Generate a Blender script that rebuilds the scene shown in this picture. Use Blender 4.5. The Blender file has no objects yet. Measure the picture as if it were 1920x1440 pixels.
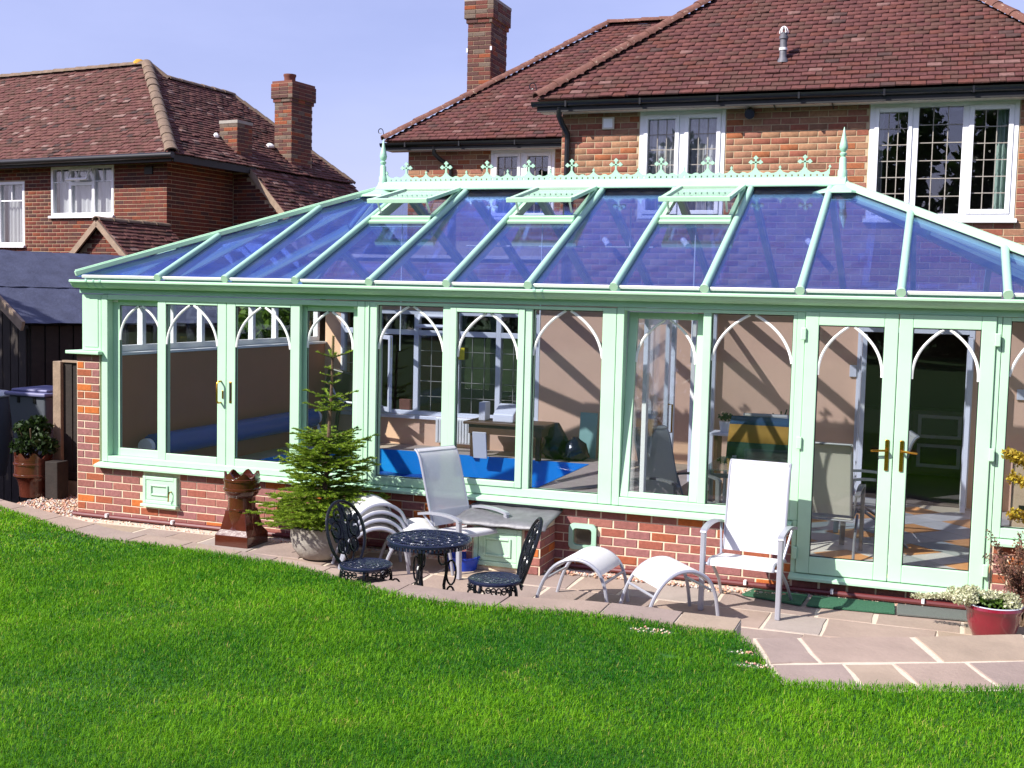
import bpy, math, random
import numpy as np
from mathutils import Vector, Matrix

random.seed(7)
RNG = np.random.default_rng(11)
SC = bpy.context.scene
COL = SC.collection
PI = math.pi

# ------------------------------------------------------------------ camera
cam_d = bpy.data.cameras.new('camera')
cam = bpy.data.objects.new('camera', cam_d)
COL.objects.link(cam)
CAM = Vector((8.299, -9.721, 2.311))
cam.matrix_world = (Matrix.Translation(CAM) @ Matrix.Rotation(math.radians(19.94), 4, 'Z')
                    @ Matrix.Rotation(PI / 2 + math.radians(-4.27), 4, 'X')
                    @ Matrix.Rotation(math.radians(1.36), 4, 'Z'))
cam_d.sensor_width = 36.0
cam_d.lens = 40.96
cam_d.clip_start = 0.1
cam_d.clip_end = 2000
SC.camera = cam

# ------------------------------------------------------------------ sky and sun
LX, LY, LZ = 0.82, 1.0, -1.10             # direction the sunlight travels
ELEV = math.atan2(-LZ, math.hypot(LX, LY))
AZ = math.atan2(-LX, -LY)                 # compass angle of the sun measured from +Y towards +X
world = bpy.data.worlds.new('World')
SC.world = world
world.use_nodes = True
wn = world.node_tree
bg = wn.nodes['Background']
sky = wn.nodes.new('ShaderNodeTexSky')
sky.sky_type = 'NISHITA'
sky.sun_disc = False
sky.sun_elevation = ELEV
sky.sun_rotation = AZ
sky.altitude = 50
sky.air_density = 1.0
sky.dust_density = 1.0
sky.ozone_density = 1.6
# thin high cirrus: a faint veil everywhere on the sky, and the slightly violet cast of this camera
tc = wn.nodes.new('ShaderNodeTexCoord')
mp = wn.nodes.new('ShaderNodeMapping')
mp.inputs['Scale'].default_value = (1.0, 1.0, 3.2)
nz = wn.nodes.new('ShaderNodeTexNoise')
nz.inputs['Scale'].default_value = 2.4
nz.inputs['Detail'].default_value = 7
nz.inputs['Roughness'].default_value = 0.55
rmp = wn.nodes.new('ShaderNodeValToRGB')
rmp.color_ramp.elements[0].position = 0.40
rmp.color_ramp.elements[0].color = (0.22, 0.22, 0.22, 1)
rmp.color_ramp.elements[1].position = 0.80
rmp.color_ramp.elements[1].color = (0.40, 0.40, 0.40, 1)
mx = wn.nodes.new('ShaderNodeMix')
mx.data_type = 'RGBA'
tint = wn.nodes.new('ShaderNodeMix')
tint.data_type = 'RGBA'
tint.blend_type = 'MULTIPLY'
tint.inputs['Factor'].default_value = 1.0
tint.inputs['B'].default_value = (1.20, 1.0, 1.34, 1)
wn.links.new(tc.outputs['Generated'], mp.inputs['Vector'])
wn.links.new(mp.outputs['Vector'], nz.inputs['Vector'])
wn.links.new(nz.outputs['Fac'], rmp.inputs['Fac'])
wn.links.new(rmp.outputs['Color'], mx.inputs['Factor'])
wn.links.new(sky.outputs['Color'], tint.inputs['A'])
wn.links.new(tint.outputs['Result'], mx.inputs['A'])
mx.inputs['B'].default_value = (8.0, 8.5, 12.6, 1)
wn.links.new(mx.outputs['Result'], bg.inputs['Color'])
bg.inputs['Strength'].default_value = 0.072

sun_d = bpy.data.lights.new('sun', 'SUN')
sun_d.energy = 5.0
sun_d.angle = math.radians(0.53)
sun_d.color = (1.0, 0.955, 0.88)
sun = bpy.data.objects.new('sun', sun_d)
COL.objects.link(sun)
sun.rotation_euler = Vector((LX, LY, LZ)).to_track_quat('-Z', 'Y').to_euler()
sun.location = (-8, -12, 16)

SC.view_settings.view_transform = 'Standard'
SC.view_settings.look = 'None'
SC.view_settings.exposure = 0.76
SC.view_settings.gamma = 1.0
SC.view_settings.use_curve_mapping = False
SC.render.engine = 'CYCLES'
cy = SC.cycles
cy.use_denoising = True
cy.max_bounces = 8
cy.diffuse_bounces = 3
cy.glossy_bounces = 5
cy.transmission_bounces = 6
cy.transparent_max_bounces = 40
cy.caustics_reflective = False
cy.caustics_refractive = False
cy.sample_clamp_indirect = 6

# ------------------------------------------------------------------ materials
def lin(r, g, b):
    return tuple((c / 255 / 12.92) if c / 255 <= 0.04045 else ((c / 255 + 0.055) / 1.055) ** 2.4 for c in (r, g, b))

def mat(name, rgb, rough=0.6, metal=0.0, noise=None, bump=None, spec=0.5, speck=None, coat=0.0):
    """noise=(scale, amount); bump=(scale, strength); speck=(scale, threshold, rgb): spots of another colour"""
    m = bpy.data.materials.new(name)
    m.use_nodes = True
    nt = m.node_tree
    b = nt.nodes['Principled BSDF']
    c = lin(*rgb)
    b.inputs['Base Color'].default_value = (*c, 1)
    b.inputs['Roughness'].default_value = rough
    b.inputs['Metallic'].default_value = metal
    b.inputs['Specular IOR Level'].default_value = spec
    b.inputs['Coat Weight'].default_value = coat
    if noise or bump or speck:
        geo = nt.nodes.new('ShaderNodeNewGeometry')
    out = None
    if noise:
        n = nt.nodes.new('ShaderNodeTexNoise')
        n.inputs['Scale'].default_value = noise[0]
        n.inputs['Detail'].default_value = 6
        n.inputs['Roughness'].default_value = 0.65
        nt.links.new(geo.outputs['Position'], n.inputs['Vector'])
        mr = nt.nodes.new('ShaderNodeMapRange')
        mr.inputs[1].default_value = 0.28
        mr.inputs[2].default_value = 0.72
        mr.inputs[3].default_value = 1 - noise[1]
        mr.inputs[4].default_value = 1 + noise[1]
        nt.links.new(n.outputs['Fac'], mr.inputs[0])
        mm = nt.nodes.new('ShaderNodeMix')
        mm.data_type = 'RGBA'
        mm.blend_type = 'MULTIPLY'
        mm.inputs['Factor'].default_value = 1
        mm.inputs['A'].default_value = (*c, 1)
        nt.links.new(mr.outputs[0], mm.inputs['B'])
        out = mm.outputs['Result']
    if speck:
        n = nt.nodes.new('ShaderNodeTexNoise')
        n.inputs['Scale'].default_value = speck[0]
        n.inputs['Detail'].default_value = 5
        n.inputs['Roughness'].default_value = 0.7
        nt.links.new(geo.outputs['Position'], n.inputs['Vector'])
        mr = nt.nodes.new('ShaderNodeMapRange')
        mr.inputs[1].default_value = speck[1]
        mr.inputs[2].default_value = speck[1] + 0.06
        nt.links.new(n.outputs['Fac'], mr.inputs[0])
        mm = nt.nodes.new('ShaderNodeMix')
        mm.data_type = 'RGBA'
        nt.links.new(mr.outputs[0], mm.inputs['Factor'])
        if out:
            nt.links.new(out, mm.inputs['A'])
        else:
            mm.inputs['A'].default_value = (*c, 1)
        mm.inputs['B'].default_value = (*lin(*speck[2]), 1)
        out = mm.outputs['Result']
    if out:
        nt.links.new(out, b.inputs['Base Color'])
    if bump:
        n = nt.nodes.new('ShaderNodeTexNoise')
        n.inputs['Scale'].default_value = bump[0]
        n.inputs['Detail'].default_value = 6
        nt.links.new(geo.outputs['Position'], n.inputs['Vector'])
        bp = nt.nodes.new('ShaderNodeBump')
        bp.inputs['Strength'].default_value = bump[1]
        bp.inputs['Distance'].default_value = 0.01
        nt.links.new(n.outputs['Fac'], bp.inputs['Height'])
        nt.links.new(bp.outputs['Normal'], b.inputs['Normal'])
    return m

def glass_mat(name, tint=(0.96, 0.97, 0.97), base=0.045, gain=0.95, rough=0.0, refl=(1, 1, 1), wave=0.0, dirt=0.0):
    m = bpy.data.materials.new(name)
    m.use_nodes = True
    nt = m.node_tree
    nt.nodes.remove(nt.nodes['Principled BSDF'])
    out = nt.nodes['Material Output']
    lw = nt.nodes.new('ShaderNodeLayerWeight')
    lw.inputs['Blend'].default_value = 0.5
    pw = nt.nodes.new('ShaderNodeMath'); pw.operation = 'POWER'
    pw.inputs[1].default_value = 5
    ma = nt.nodes.new('ShaderNodeMath'); ma.operation = 'MULTIPLY_ADD'
    ma.inputs[1].default_value = gain
    ma.inputs[2].default_value = base
    tr = nt.nodes.new('ShaderNodeBsdfTransparent')
    tr.inputs['Color'].default_value = (*tint, 1)
    gl = nt.nodes.new('ShaderNodeBsdfGlossy')
    gl.inputs['Roughness'].default_value = rough
    gl.inputs['Color'].default_value = (*refl, 1)
    if wave:
        geo = nt.nodes.new('ShaderNodeNewGeometry')
        n = nt.nodes.new('ShaderNodeTexNoise')
        n.inputs['Scale'].default_value = 1.6
        nt.links.new(geo.outputs['Position'], n.inputs['Vector'])
        bp = nt.nodes.new('ShaderNodeBump')
        bp.inputs['Strength'].default_value = wave
        bp.inputs['Distance'].default_value = 0.02
        nt.links.new(n.outputs['Fac'], bp.inputs['Height'])
        nt.links.new(bp.outputs['Normal'], gl.inputs['Normal'])
    mxs = nt.nodes.new('ShaderNodeMixShader')
    nt.links.new(lw.outputs['Facing'], pw.inputs[0])
    nt.links.new(pw.outputs[0], ma.inputs[0])
    nt.links.new(ma.outputs[0], mxs.inputs[0])
    nt.links.new(tr.outputs[0], mxs.inputs[1])
    nt.links.new(gl.outputs[0], mxs.inputs[2])
    last = mxs.outputs[0]
    if dirt:        # thin dust film, thicker in drifts
        geo = nt.nodes.new('ShaderNodeNewGeometry')
        n = nt.nodes.new('ShaderNodeTexNoise')
        n.inputs['Scale'].default_value = 3.0
        n.inputs['Detail'].default_value = 8
        n.inputs['Roughness'].default_value = 0.7
        nt.links.new(geo.outputs['Position'], n.inputs['Vector'])
        mr = nt.nodes.new('ShaderNodeMapRange')
        mr.inputs[1].default_value = 0.4
        mr.inputs[2].default_value = 0.75
        mr.inputs[3].default_value = dirt * .25
        mr.inputs[4].default_value = dirt * 1.6
        nt.links.new(n.outputs['Fac'], mr.inputs[0])
        df = nt.nodes.new('ShaderNodeBsdfDiffuse')
        df.inputs['Color'].default_value = (.42, .42, .42, 1)
        md = nt.nodes.new('ShaderNodeMixShader')
        nt.links.new(mr.outputs[0], md.inputs[0])
        nt.links.new(last, md.inputs[1])
        nt.links.new(df.outputs[0], md.inputs[2])
        last = md.outputs[0]
    nt.links.new(last, out.inputs['Surface'])
    return m

def mesh_fabric(name, rgb, see):
    """woven sling cloth: partly open weave"""
    m = mat(name, rgb, 0.7, noise=(60, 0.04))
    nt = m.node_tree
    b = nt.nodes['Principled BSDF']
    out = nt.nodes['Material Output']
    tr = nt.nodes.new('ShaderNodeBsdfTransparent')
    tl = nt.nodes.new('ShaderNodeBsdfTranslucent')
    tl.inputs['Color'].default_value = (*lin(*rgb), 1)
    m1 = nt.nodes.new('ShaderNodeMixShader'); m1.inputs[0].default_value = 0.3
    m2 = nt.nodes.new('ShaderNodeMixShader'); m2.inputs[0].default_value = see
    nt.links.new(b.outputs[0], m1.inputs[1]); nt.links.new(tl.outputs[0], m1.inputs[2])
    nt.links.new(m1.outputs[0], m2.inputs[1]); nt.links.new(tr.outputs[0], m2.inputs[2])
    nt.links.new(m2.outputs[0], out.inputs['Surface'])
    return m

def leaf_mat(name, rgb, rgb2, rough=0.5, trans=0.35, attr=False, third=None, spec=0.35):
    """leaves: colour varies from leaf to leaf, light passes through"""
    m = bpy.data.materials.new(name)
    m.use_nodes = True
    nt = m.node_tree
    b = nt.nodes['Principled BSDF']
    out = nt.nodes['Material Output']
    b.inputs['Roughness'].default_value = rough
    b.inputs['Specular IOR Level'].default_value = spec
    if attr:
        src = nt.nodes.new('ShaderNodeAttribute'); src.attribute_name = 'tone'
        fac = src.outputs['Fac']
    else:
        src = nt.nodes.new('ShaderNodeNewGeometry')
        fac = src.outputs['Random Per Island']
    mm = nt.nodes.new('ShaderNodeMix'); mm.data_type = 'RGBA'
    mm.inputs['A'].default_value = (*lin(*rgb), 1)
    mm.inputs['B'].default_value = (*lin(*rgb2), 1)
    nt.links.new(fac, mm.inputs['Factor'])
    if third:
        mr = nt.nodes.new('ShaderNodeMapRange')
        mr.inputs[1].default_value = 1.05
        mr.inputs[2].default_value = 2.0
        nt.links.new(fac, mr.inputs[0])
        m3 = nt.nodes.new('ShaderNodeMix'); m3.data_type = 'RGBA'
        nt.links.new(mr.outputs[0], m3.inputs['Factor'])
        nt.links.new(mm.outputs['Result'], m3.inputs['A'])
        m3.inputs['B'].default_value = (*lin(*third), 1)
        mm = m3
    nt.links.new(mm.outputs['Result'], b.inputs['Base Color'])
    tl = nt.nodes.new('ShaderNodeBsdfTranslucent')
    nt.links.new(mm.outputs['Result'], tl.inputs['Color'])
    ms = nt.nodes.new('ShaderNodeMixShader'); ms.inputs[0].default_value = trans
    nt.links.new(b.outputs[0], ms.inputs[1]); nt.links.new(tl.outputs[0], ms.inputs[2])
    nt.links.new(ms.outputs[0], out.inputs['Surface'])
    return m

M = {}
M['mint'] = mat('mint_paint', (176, 213, 183), 0.4, noise=(2.4, 0.055), bump=(9, 0.05), speck=(38, 0.70, (150, 186, 164)))
M['mint_pale'] = mat('mint_ridge_paint', (160, 200, 176), 0.4, noise=(5, 0.04))
M['mint_rafter'] = mat('mint_rafter_paint', (158, 198, 178), 0.33, noise=(5, 0.03))
M['white_bar'] = mat('white_arch_bar', (238, 238, 236), 0.4)
M['upvc'] = mat('white_window_plastic', (232, 233, 236), 0.35, noise=(4, 0.03))
M['gasket'] = mat('black_seal', (22, 24, 26), 0.5)
M['brass'] = mat('brass', (190, 140, 50), 0.22, 1.0)
M['mortar'] = mat('mortar', (212, 194, 168), 0.9, noise=(14, 0.16), bump=(60, 0.3))
M['mortar_dark'] = mat('old_mortar', (178, 158, 128), 0.9, noise=(14, 0.18), bump=(60, 0.3))
def brick(name, rgb, sp=(70, 0.66, (90, 70, 66))):
    return mat(name, rgb, 0.88, noise=(26, 0.24), bump=(90, 0.35), speck=sp, spec=0.25)
BR_NEW = [brick('brick_plum', (136, 88, 82)), brick('brick_mauve', (140, 94, 92)), brick('brick_red', (144, 84, 70)),
          brick('brick_orange', (180, 100, 50)), brick('brick_rose', (148, 96, 86)), brick('brick_russet', (148, 82, 58))]
W_NEW = [6, 6, 1.5, 3, 5, 2]
BR_OLD = [brick('old_brick_buff', (146, 106, 84)), brick('old_brick_rose', (142, 96, 80)), brick('old_brick_orange', (148, 90, 60)),
          brick('old_brick_red', (136, 82, 66)), brick('old_brick_tan', (150, 112, 86)), brick('old_brick_brown', (124, 90, 72))]
W_OLD = [4, 4, 2, 3, 4, 2]
BR_NB = [brick('dark_red_brick', (94, 49, 42)), brick('red_brick', (102, 52, 42)), brick('brown_brick', (84, 51, 44)),
         brick('flame_brick', (112, 57, 40)), brick('purple_brick', (76, 49, 46))]
W_NB = [4, 4, 3, 2, 2]
def tile(name, rgb, sp):
    return mat(name, rgb, 0.9, noise=(18, 0.3), bump=(40, 0.5), speck=sp, spec=0.2)
LICH = (26, 0.655, (150, 130, 126))
TILES = [tile('roof_tile_plum', (86, 54, 53), LICH), tile('roof_tile_rose', (94, 59, 56), LICH), tile('roof_tile_brown', (84, 58, 53), LICH),
         tile('roof_tile_red', (92, 56, 50), LICH), tile('roof_tile_pale', (112, 84, 80), LICH), tile('roof_tile_dark', (72, 54, 52), LICH)]
W_TILE = [6, 5, 5, 2, .5, .5]
TILES_NB = [tile('old_tile_plum', (92, 60, 57), LICH), tile('old_tile_rose', (98, 66, 61), LICH), tile('old_tile_brown', (85, 60, 54), LICH),
            tile('old_tile_pale', (122, 98, 92), LICH), tile('old_tile_dark', (66, 52, 50), LICH)]
W_TNB = [6, 5, 5, 1, 1]
M['mortar_nb'] = mat('dull_mortar', (166, 144, 118), 0.9, noise=(14, 0.18), bump=(60, 0.3))  # evenly darker than the old mortar
M['hip'] = mat('hip_tile', (104, 68, 58), 0.9, noise=(9, 0.3), bump=(30, 0.6), speck=(16, 0.6, (160, 140, 122)))
M['hip_nb'] = mat('mossy_hip_tile', (112, 94, 80), 0.95, noise=(9, 0.35), bump=(30, 0.7), speck=(14, 0.6, (112, 98, 60)))
M['lichen_gold'] = mat('golden_lichen', (190, 140, 50), 0.95, noise=(20, 0.3))
M['felt'] = mat('roof_felt', (66, 70, 92), 0.7, noise=(5, 0.3), bump=(26, 0.55), speck=(60, 0.64, (112, 114, 134)), spec=0.4)
M['black'] = mat('black_plastic', (18, 18, 20), 0.35)
M['black_soft'] = mat('black_painted_board', (24, 23, 24), 0.6)
M['soffit'] = mat('soffit_paint', (206, 196, 184), 0.6, noise=(4, 0.06))
M['timber'] = mat('weathered_timber', (142, 122, 104), 0.85, noise=(10, 0.25), bump=(40, 0.4))
M['timber_dark'] = mat('stained_timber', (38, 30, 26), 0.85, noise=(10, 0.3), bump=(40, 0.4))
M['lead'] = mat('lead_sheet', (112, 112, 116), 0.55, 0.3, noise=(10, 0.25), bump=(14, 0.5))
M['peach'] = mat('peach_plaster', (232, 190, 158), 0.9, noise=(3, 0.04), bump=(120, 0.08))
M['peach_shaded'] = mat('shaded_peach_plaster', (160, 94, 78), 0.9, noise=(3, 0.05))  # peach plaster darkened, putting the left wall's shade into the colour
M['plaster_grey'] = mat('grey_plaster', (120, 108, 100), 0.9)
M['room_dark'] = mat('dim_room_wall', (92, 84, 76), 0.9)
M['curtain'] = mat('net_curtain', (206, 204, 200), 0.9, noise=(30, 0.06))
M['curtain_dark'] = mat('grey_patterned_curtain', (186, 184, 182), 0.9, noise=(14, 0.2))
M['curtain_green'] = mat('green_lined_curtain', (164, 186, 172), 0.9, noise=(30, 0.05))
M['stone_a'] = mat('sandstone_pink', (150, 131, 119), 0.85, noise=(2.2, 0.17), bump=(30, 0.35), speck=(10, 0.66, (168, 148, 132)))
M['stone_b'] = mat('sandstone_buff', (153, 135, 118), 0.85, noise=(2.2, 0.17), bump=(30, 0.35), speck=(10, 0.66, (152, 130, 116)))
M['stone_c'] = mat('sandstone_mauve', (143, 126, 118), 0.85, noise=(2.2, 0.17), bump=(30, 0.35), speck=(10, 0.68, (164, 144, 132)))
M['stone_d'] = mat('sandstone_grey', (152, 140, 132), 0.85, noise=(2.2, 0.17), bump=(30, 0.35))
STONES = [M['stone_a'], M['stone_b'], M['stone_c'], M['stone_d']]
M['joint'] = mat('pointing_mortar', (196, 182, 164), 0.95, noise=(20, 0.12), bump=(70, 0.4))
M['gravel'] = mat('gravel_bed', (150, 122, 104), 0.95, noise=(60, 0.4), bump=(90, 1.0))
PEB = [mat('pebble_cream', (224, 204, 180), 0.8), mat('pebble_tan', (190, 150, 122), 0.8), mat('pebble_grey', (168, 160, 156), 0.8), mat('pebble_rose', (176, 128, 112), 0.8)]
M['soil'] = mat('soil', (62, 48, 36), 0.95, noise=(30, 0.4), bump=(60, 1.0))
M['lawn'] = mat('lawn_ground', (36, 84, 8), 0.95, noise=(8, 0.35), bump=(80, 0.8), speck=(3, 0.66, (104, 96, 50)))
M['alu'] = mat('silver_painted_tube', (168, 170, 180), 0.32, 0.35)
M['alu_dark'] = mat('grey_tube', (128, 130, 134), 0.35, 0.5)
M['sling'] = mesh_fabric('white_sling_cloth', (240, 239, 238), 0.06)
M['sling_hem'] = mesh_fabric('white_sling_hem', (216, 216, 222), 0.02)
M['sling_thin'] = mesh_fabric('white_mesh_cloth', (232, 231, 234), 0.22)
M['sling_grey'] = mesh_fabric('grey_sling_cloth', (196, 194, 184), 0.04)
M['navy_iron'] = mat('navy_cast_metal', (30, 36, 58), 0.25, 0.2, noise=(30, 0.2), bump=(60, 0.25))
M['iron'] = mat('black_cast_metal', (20, 23, 28), 0.25, 0.2, noise=(30, 0.2), bump=(60, 0.25))
M['saltglaze'] = mat('brown_salt_glaze', (74, 34, 22), 0.16, noise=(7, 0.25), bump=(18, 0.12), coat=0.6)
M['saltglaze_dark'] = mat('dark_salt_glaze', (78, 38, 28), 0.2, noise=(7, 0.3), bump=(18, 0.15), coat=0.5)
M['stone_bowl'] = mat('weathered_concrete', (152, 146, 138), 0.85, noise=(7, 0.22), bump=(30, 0.5), speck=(6, 0.64, (196, 192, 186)))
M['red_glaze'] = mat('red_glaze', (116, 20, 36), 0.15, noise=(6, 0.12), coat=0.7)
M['pale_glaze'] = mat('pale_glaze_rim', (184, 188, 200), 0.3)
M['green_mat'] = mat('green_rubber_matting', (44, 92, 66), 0.8, noise=(120, 0.35), bump=(140, 0.8))
M['grey_mat'] = mat('grey_rubber_matting', (96, 100, 96), 0.85, noise=(120, 0.3), bump=(140, 0.8))
M['bin'] = mat('grey_bin_plastic', (84, 88, 96), 0.5, noise=(3, 0.06))
M['bin_lid'] = mat('grey_bin_lid', (112, 112, 148), 0.45)
M['white_plastic'] = mat('white_plastic', (224, 224, 226), 0.4)
M['pipe'] = mat('maroon_pipe', (98, 40, 42), 0.4)
M['pool_liner'] = mat('blue_pool_liner', (20, 140, 216), 0.4, noise=(2.2, 0.06))
M['pool_cover'] = mat('blue_solar_cover', (22, 62, 150), 0.25, bump=(120, 0.5))
M['water'] = mat('pool_water', (20, 70, 168), 0.06, bump=(3, 0.08), spec=0.7)
M['coping'] = mat('pool_coping', (176, 160, 144), 0.8, noise=(6, 0.1))
M['tile_grey'] = mat('floor_tile_grey', (186, 184, 178), 0.4, noise=(5, 0.08))
M['tile_rust'] = mat('floor_tile_rust', (196, 140, 88), 0.45, noise=(5, 0.12))
M['tile_slate'] = mat('floor_tile_slate', (150, 156, 154), 0.4, noise=(5, 0.1))
M['tile_joint'] = mat('floor_grout', (178, 168, 152), 0.9)
M['oak'] = mat('dark_oak', (92, 64, 40), 0.5, noise=(8, 0.2))
M['radiator'] = mat('radiator_enamel', (232, 230, 222), 0.35)
M['yellow'] = mat('yellow_paper', (236, 214, 20), 0.7)
M['blanket_green'] = mat('green_wool', (34, 62, 44), 0.95, bump=(120, 0.5))
M['blanket_ochre'] = mat('ochre_wool', (156, 118, 46), 0.95, bump=(120, 0.5))
M['blanket_blue'] = mat('blue_wool', (40, 66, 92), 0.95, bump=(120, 0.5))
M['blue_plastic'] = mat('blue_plastic', (28, 70, 190), 0.4)
M['bag'] = mat('black_bin_bag', (20, 24, 40), 0.18, bump=(16, 0.8))
M['jade'] = mat('sea_green_board', (140, 180, 166), 0.5)
M['clear_green'] = glass_mat('table_glass', (0.80, 0.92, 0.88), 0.06, 0.9)
M['glass'] = glass_mat('clear_window_glass', (0.95, 0.965, 0.96), 0.03, 0.9, wave=0.02)
M['glass_house'] = glass_mat('house_window_glass', (0.86, 0.88, 0.90), 0.075, 0.9, wave=0.05)
M['glass_roof'] = glass_mat('blue_roof_glass', (0.83, 0.87, 0.985), 0.22, 0.78, refl=(0.27, 0.42, 1.0), dirt=0.03)
M['glass_vent'] = glass_mat('pale_vent_glass', (0.92, 0.95, 0.96), 0.30, 0.70, dirt=0.06)
M['vent_pipe'] = mat('grey_vent_pipe', (92, 92, 100), 0.6, noise=(20, 0.3))
M['terracotta'] = mat('terracotta', (112, 66, 54), 0.85, noise=(12, 0.2))
M['conc'] = mat('concrete', (150, 144, 136), 0.9, noise=(10, 0.15), bump=(40, 0.3))
M['worktop'] = mat('kitchen_unit', (96, 90, 82), 0.5)
M['steel'] = mat('steel', (170, 172, 176), 0.3, 0.9)
M['bark'] = mat('bark', (96, 76, 58), 0.9, noise=(30, 0.3), bump=(50, 0.6))
M['needle'] = leaf_mat('spruce_needles', (58, 96, 22), (172, 196, 62), trans=0.3, attr=True)
M['grass'] = leaf_mat('grass_blades', (24, 98, 2), (134, 190, 24), rough=0.6, trans=0.42, attr=True, third=(176, 158, 92), spec=.18)
M['leaf_dark'] = leaf_mat('dark_leaves', (22, 40, 14), (62, 92, 34), trans=0.3)
M['leaf_mid'] = leaf_mat('green_leaves', (48, 78, 26), (98, 130, 48), trans=0.35)
M['leaf_pot'] = leaf_mat('dark_conifer_leaves', (14, 28, 12), (52, 74, 30), trans=0.3)
M['leaf_gold'] = leaf_mat('golden_conifer_leaves', (140, 104, 28), (196, 178, 60), trans=0.35)
M['leaf_purple'] = leaf_mat('purple_brown_leaves', (70, 44, 38), (150, 108, 88), trans=0.25)
M['leaf_cream'] = leaf_mat('cream_flowers', (150, 156, 112), (226, 224, 196), trans=0.3)

# ------------------------------------------------------------------ mesh building
class MB:
    def __init__(self):
        self.v, self.f, self.m = [], [], []

    def add(self, verts, faces, m=0):
        o = len(self.v)
        self.v.extend([tuple(q) for q in verts])
        for fc in faces:
            self.f.append(tuple(i + o for i in fc))
            self.m.append(m)
        return self

    def box(self, x0, y0, z0, x1, y1, z1, m=0):
        x0, x1 = min(x0, x1), max(x0, x1)
        y0, y1 = min(y0, y1), max(y0, y1)
        z0, z1 = min(z0, z1), max(z0, z1)
        return self.add([(x0, y0, z0), (x1, y0, z0), (x1, y1, z0), (x0, y1, z0), (x0, y0, z1), (x1, y0, z1), (x1, y1, z1), (x0, y1, z1)],
                        [(0, 3, 2, 1), (4, 5, 6, 7), (0, 1, 5, 4), (1, 2, 6, 5), (2, 3, 7, 6), (3, 0, 4, 7)], m)

    def obox(self, c, ax, ay, az, m=0):
        """box with centre c and half-axis vectors"""
        c, ax, ay, az = Vector(c), Vector(ax), Vector(ay), Vector(az)
        if ax.cross(ay).dot(az) < 0:
            az = -az
        vs = [c + sx * ax + sy * ay + sz * az for sz in (-1, 1) for sx, sy in ((-1, -1), (1, -1), (1, 1), (-1, 1))]
        return self.add(vs, [(0, 3, 2, 1), (4, 5, 6, 7), (0, 1, 5, 4), (1, 2, 6, 5), (2, 3, 7, 6), (3, 0, 4, 7)], m)

    def bar(self, a, b, w, h, up=(0, 0, 1), m=0):
        """rectangular bar from a to b, w across, h along up"""
        a, b = Vector(a), Vector(b)
        d = b - a
        L = d.length
        d.normalize()
        s = d.cross(Vector(up))
        if s.length < 1e-6:
            s = d.cross(Vector((1, 0, 0)))
        s.normalize()
        u = s.cross(d).normalized()
        return self.obox((a + b) / 2, d * L / 2, s * w / 2, u * h / 2, m)

    def tube(self, pts, r, n=8, closed=False, m=0):
        pts = [Vector(q) for q in pts]
        k = len(pts)
        rs = [float(q) for q in r] if isinstance(r, (list, tuple)) else [float(r)] * k
        prev = None
        rings = []
        for i, q in enumerate(pts):
            if closed:
                t = pts[(i + 1) % k] - pts[i - 1]
            else:
                t = pts[min(i + 1, k - 1)] - pts[max(i - 1, 0)]
            t.normalize()
            if prev is None:
                u = t.cross(Vector((0, 0, 1)))
                if u.length < 1e-3:
                    u = t.cross(Vector((1, 0, 0)))
            else:
                u = prev - t * prev.dot(t)
            u.normalize()
            prev = u
            w = t.cross(u)
            rings.append([q + rs[i] * (math.cos(2 * PI * j / n) * u + math.sin(2 * PI * j / n) * w) for j in range(n)])
        vs = [p for rg in rings for p in rg]
        fs = []
        for i in range(k if closed else k - 1):
            a, b = i * n, ((i + 1) % k) * n
            for j in range(n):
                fs.append((a + j, a + (j + 1) % n, b + (j + 1) % n, b + j))
        if not closed:
            fs.append(tuple(range(n - 1, -1, -1)))
            fs.append(tuple((k - 1) * n + j for j in range(n)))
        return self.add(vs, fs, m)

    def lathe(self, prof, n=24, c=(0, 0, 0), m=0, sq=None):
        vs, fs = [], []
        for r, z in prof:
            for j in range(n):
                a = 2 * PI * (j + 0.5) / n
                vs.append((c[0] + r * math.cos(a), c[1] + r * math.sin(a), c[2] + z))
        for i in range(len(prof) - 1):
            for j in range(n):
                fs.append((i * n + j, i * n + (j + 1) % n, (i + 1) * n + (j + 1) % n, (i + 1) * n + j))
        if prof[0][0] > 1e-4:
            fs.append(tuple(range(n - 1, -1, -1)))
        if prof[-1][0] > 1e-4:
            fs.append(tuple((len(prof) - 1) * n + j for j in range(n)))
        return self.add(vs, fs, m)

    def prism(self, poly, to3, t0, t1, m=0):
        """extrude a 2-D outline; to3(u, w, t) gives the 3-D point"""
        k = len(poly)
        vs = [to3(u, w, t0) for u, w in poly] + [to3(u, w, t1) for u, w in poly]
        fs = [tuple(range(k)), tuple(range(2 * k - 1, k - 1, -1))]
        for i in range(k):
            j = (i + 1) % k
            fs.append((j, i, k + i, k + j))
        return self.add(vs, fs, m)

    def mesh(self, name, mats, smooth=False):
        me = bpy.data.meshes.new(name)
        me.from_pydata(self.v, [], self.f)
        for mm in (mats if isinstance(mats, (list, tuple)) else [mats]):
            me.materials.append(mm)
        if isinstance(mats, (list, tuple)) and len(mats) > 1:
            me.polygons.foreach_set('material_index', self.m)
        if smooth:
            me.polygons.foreach_set('use_smooth', [True] * len(me.polygons))
        me.update()
        return me

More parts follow.
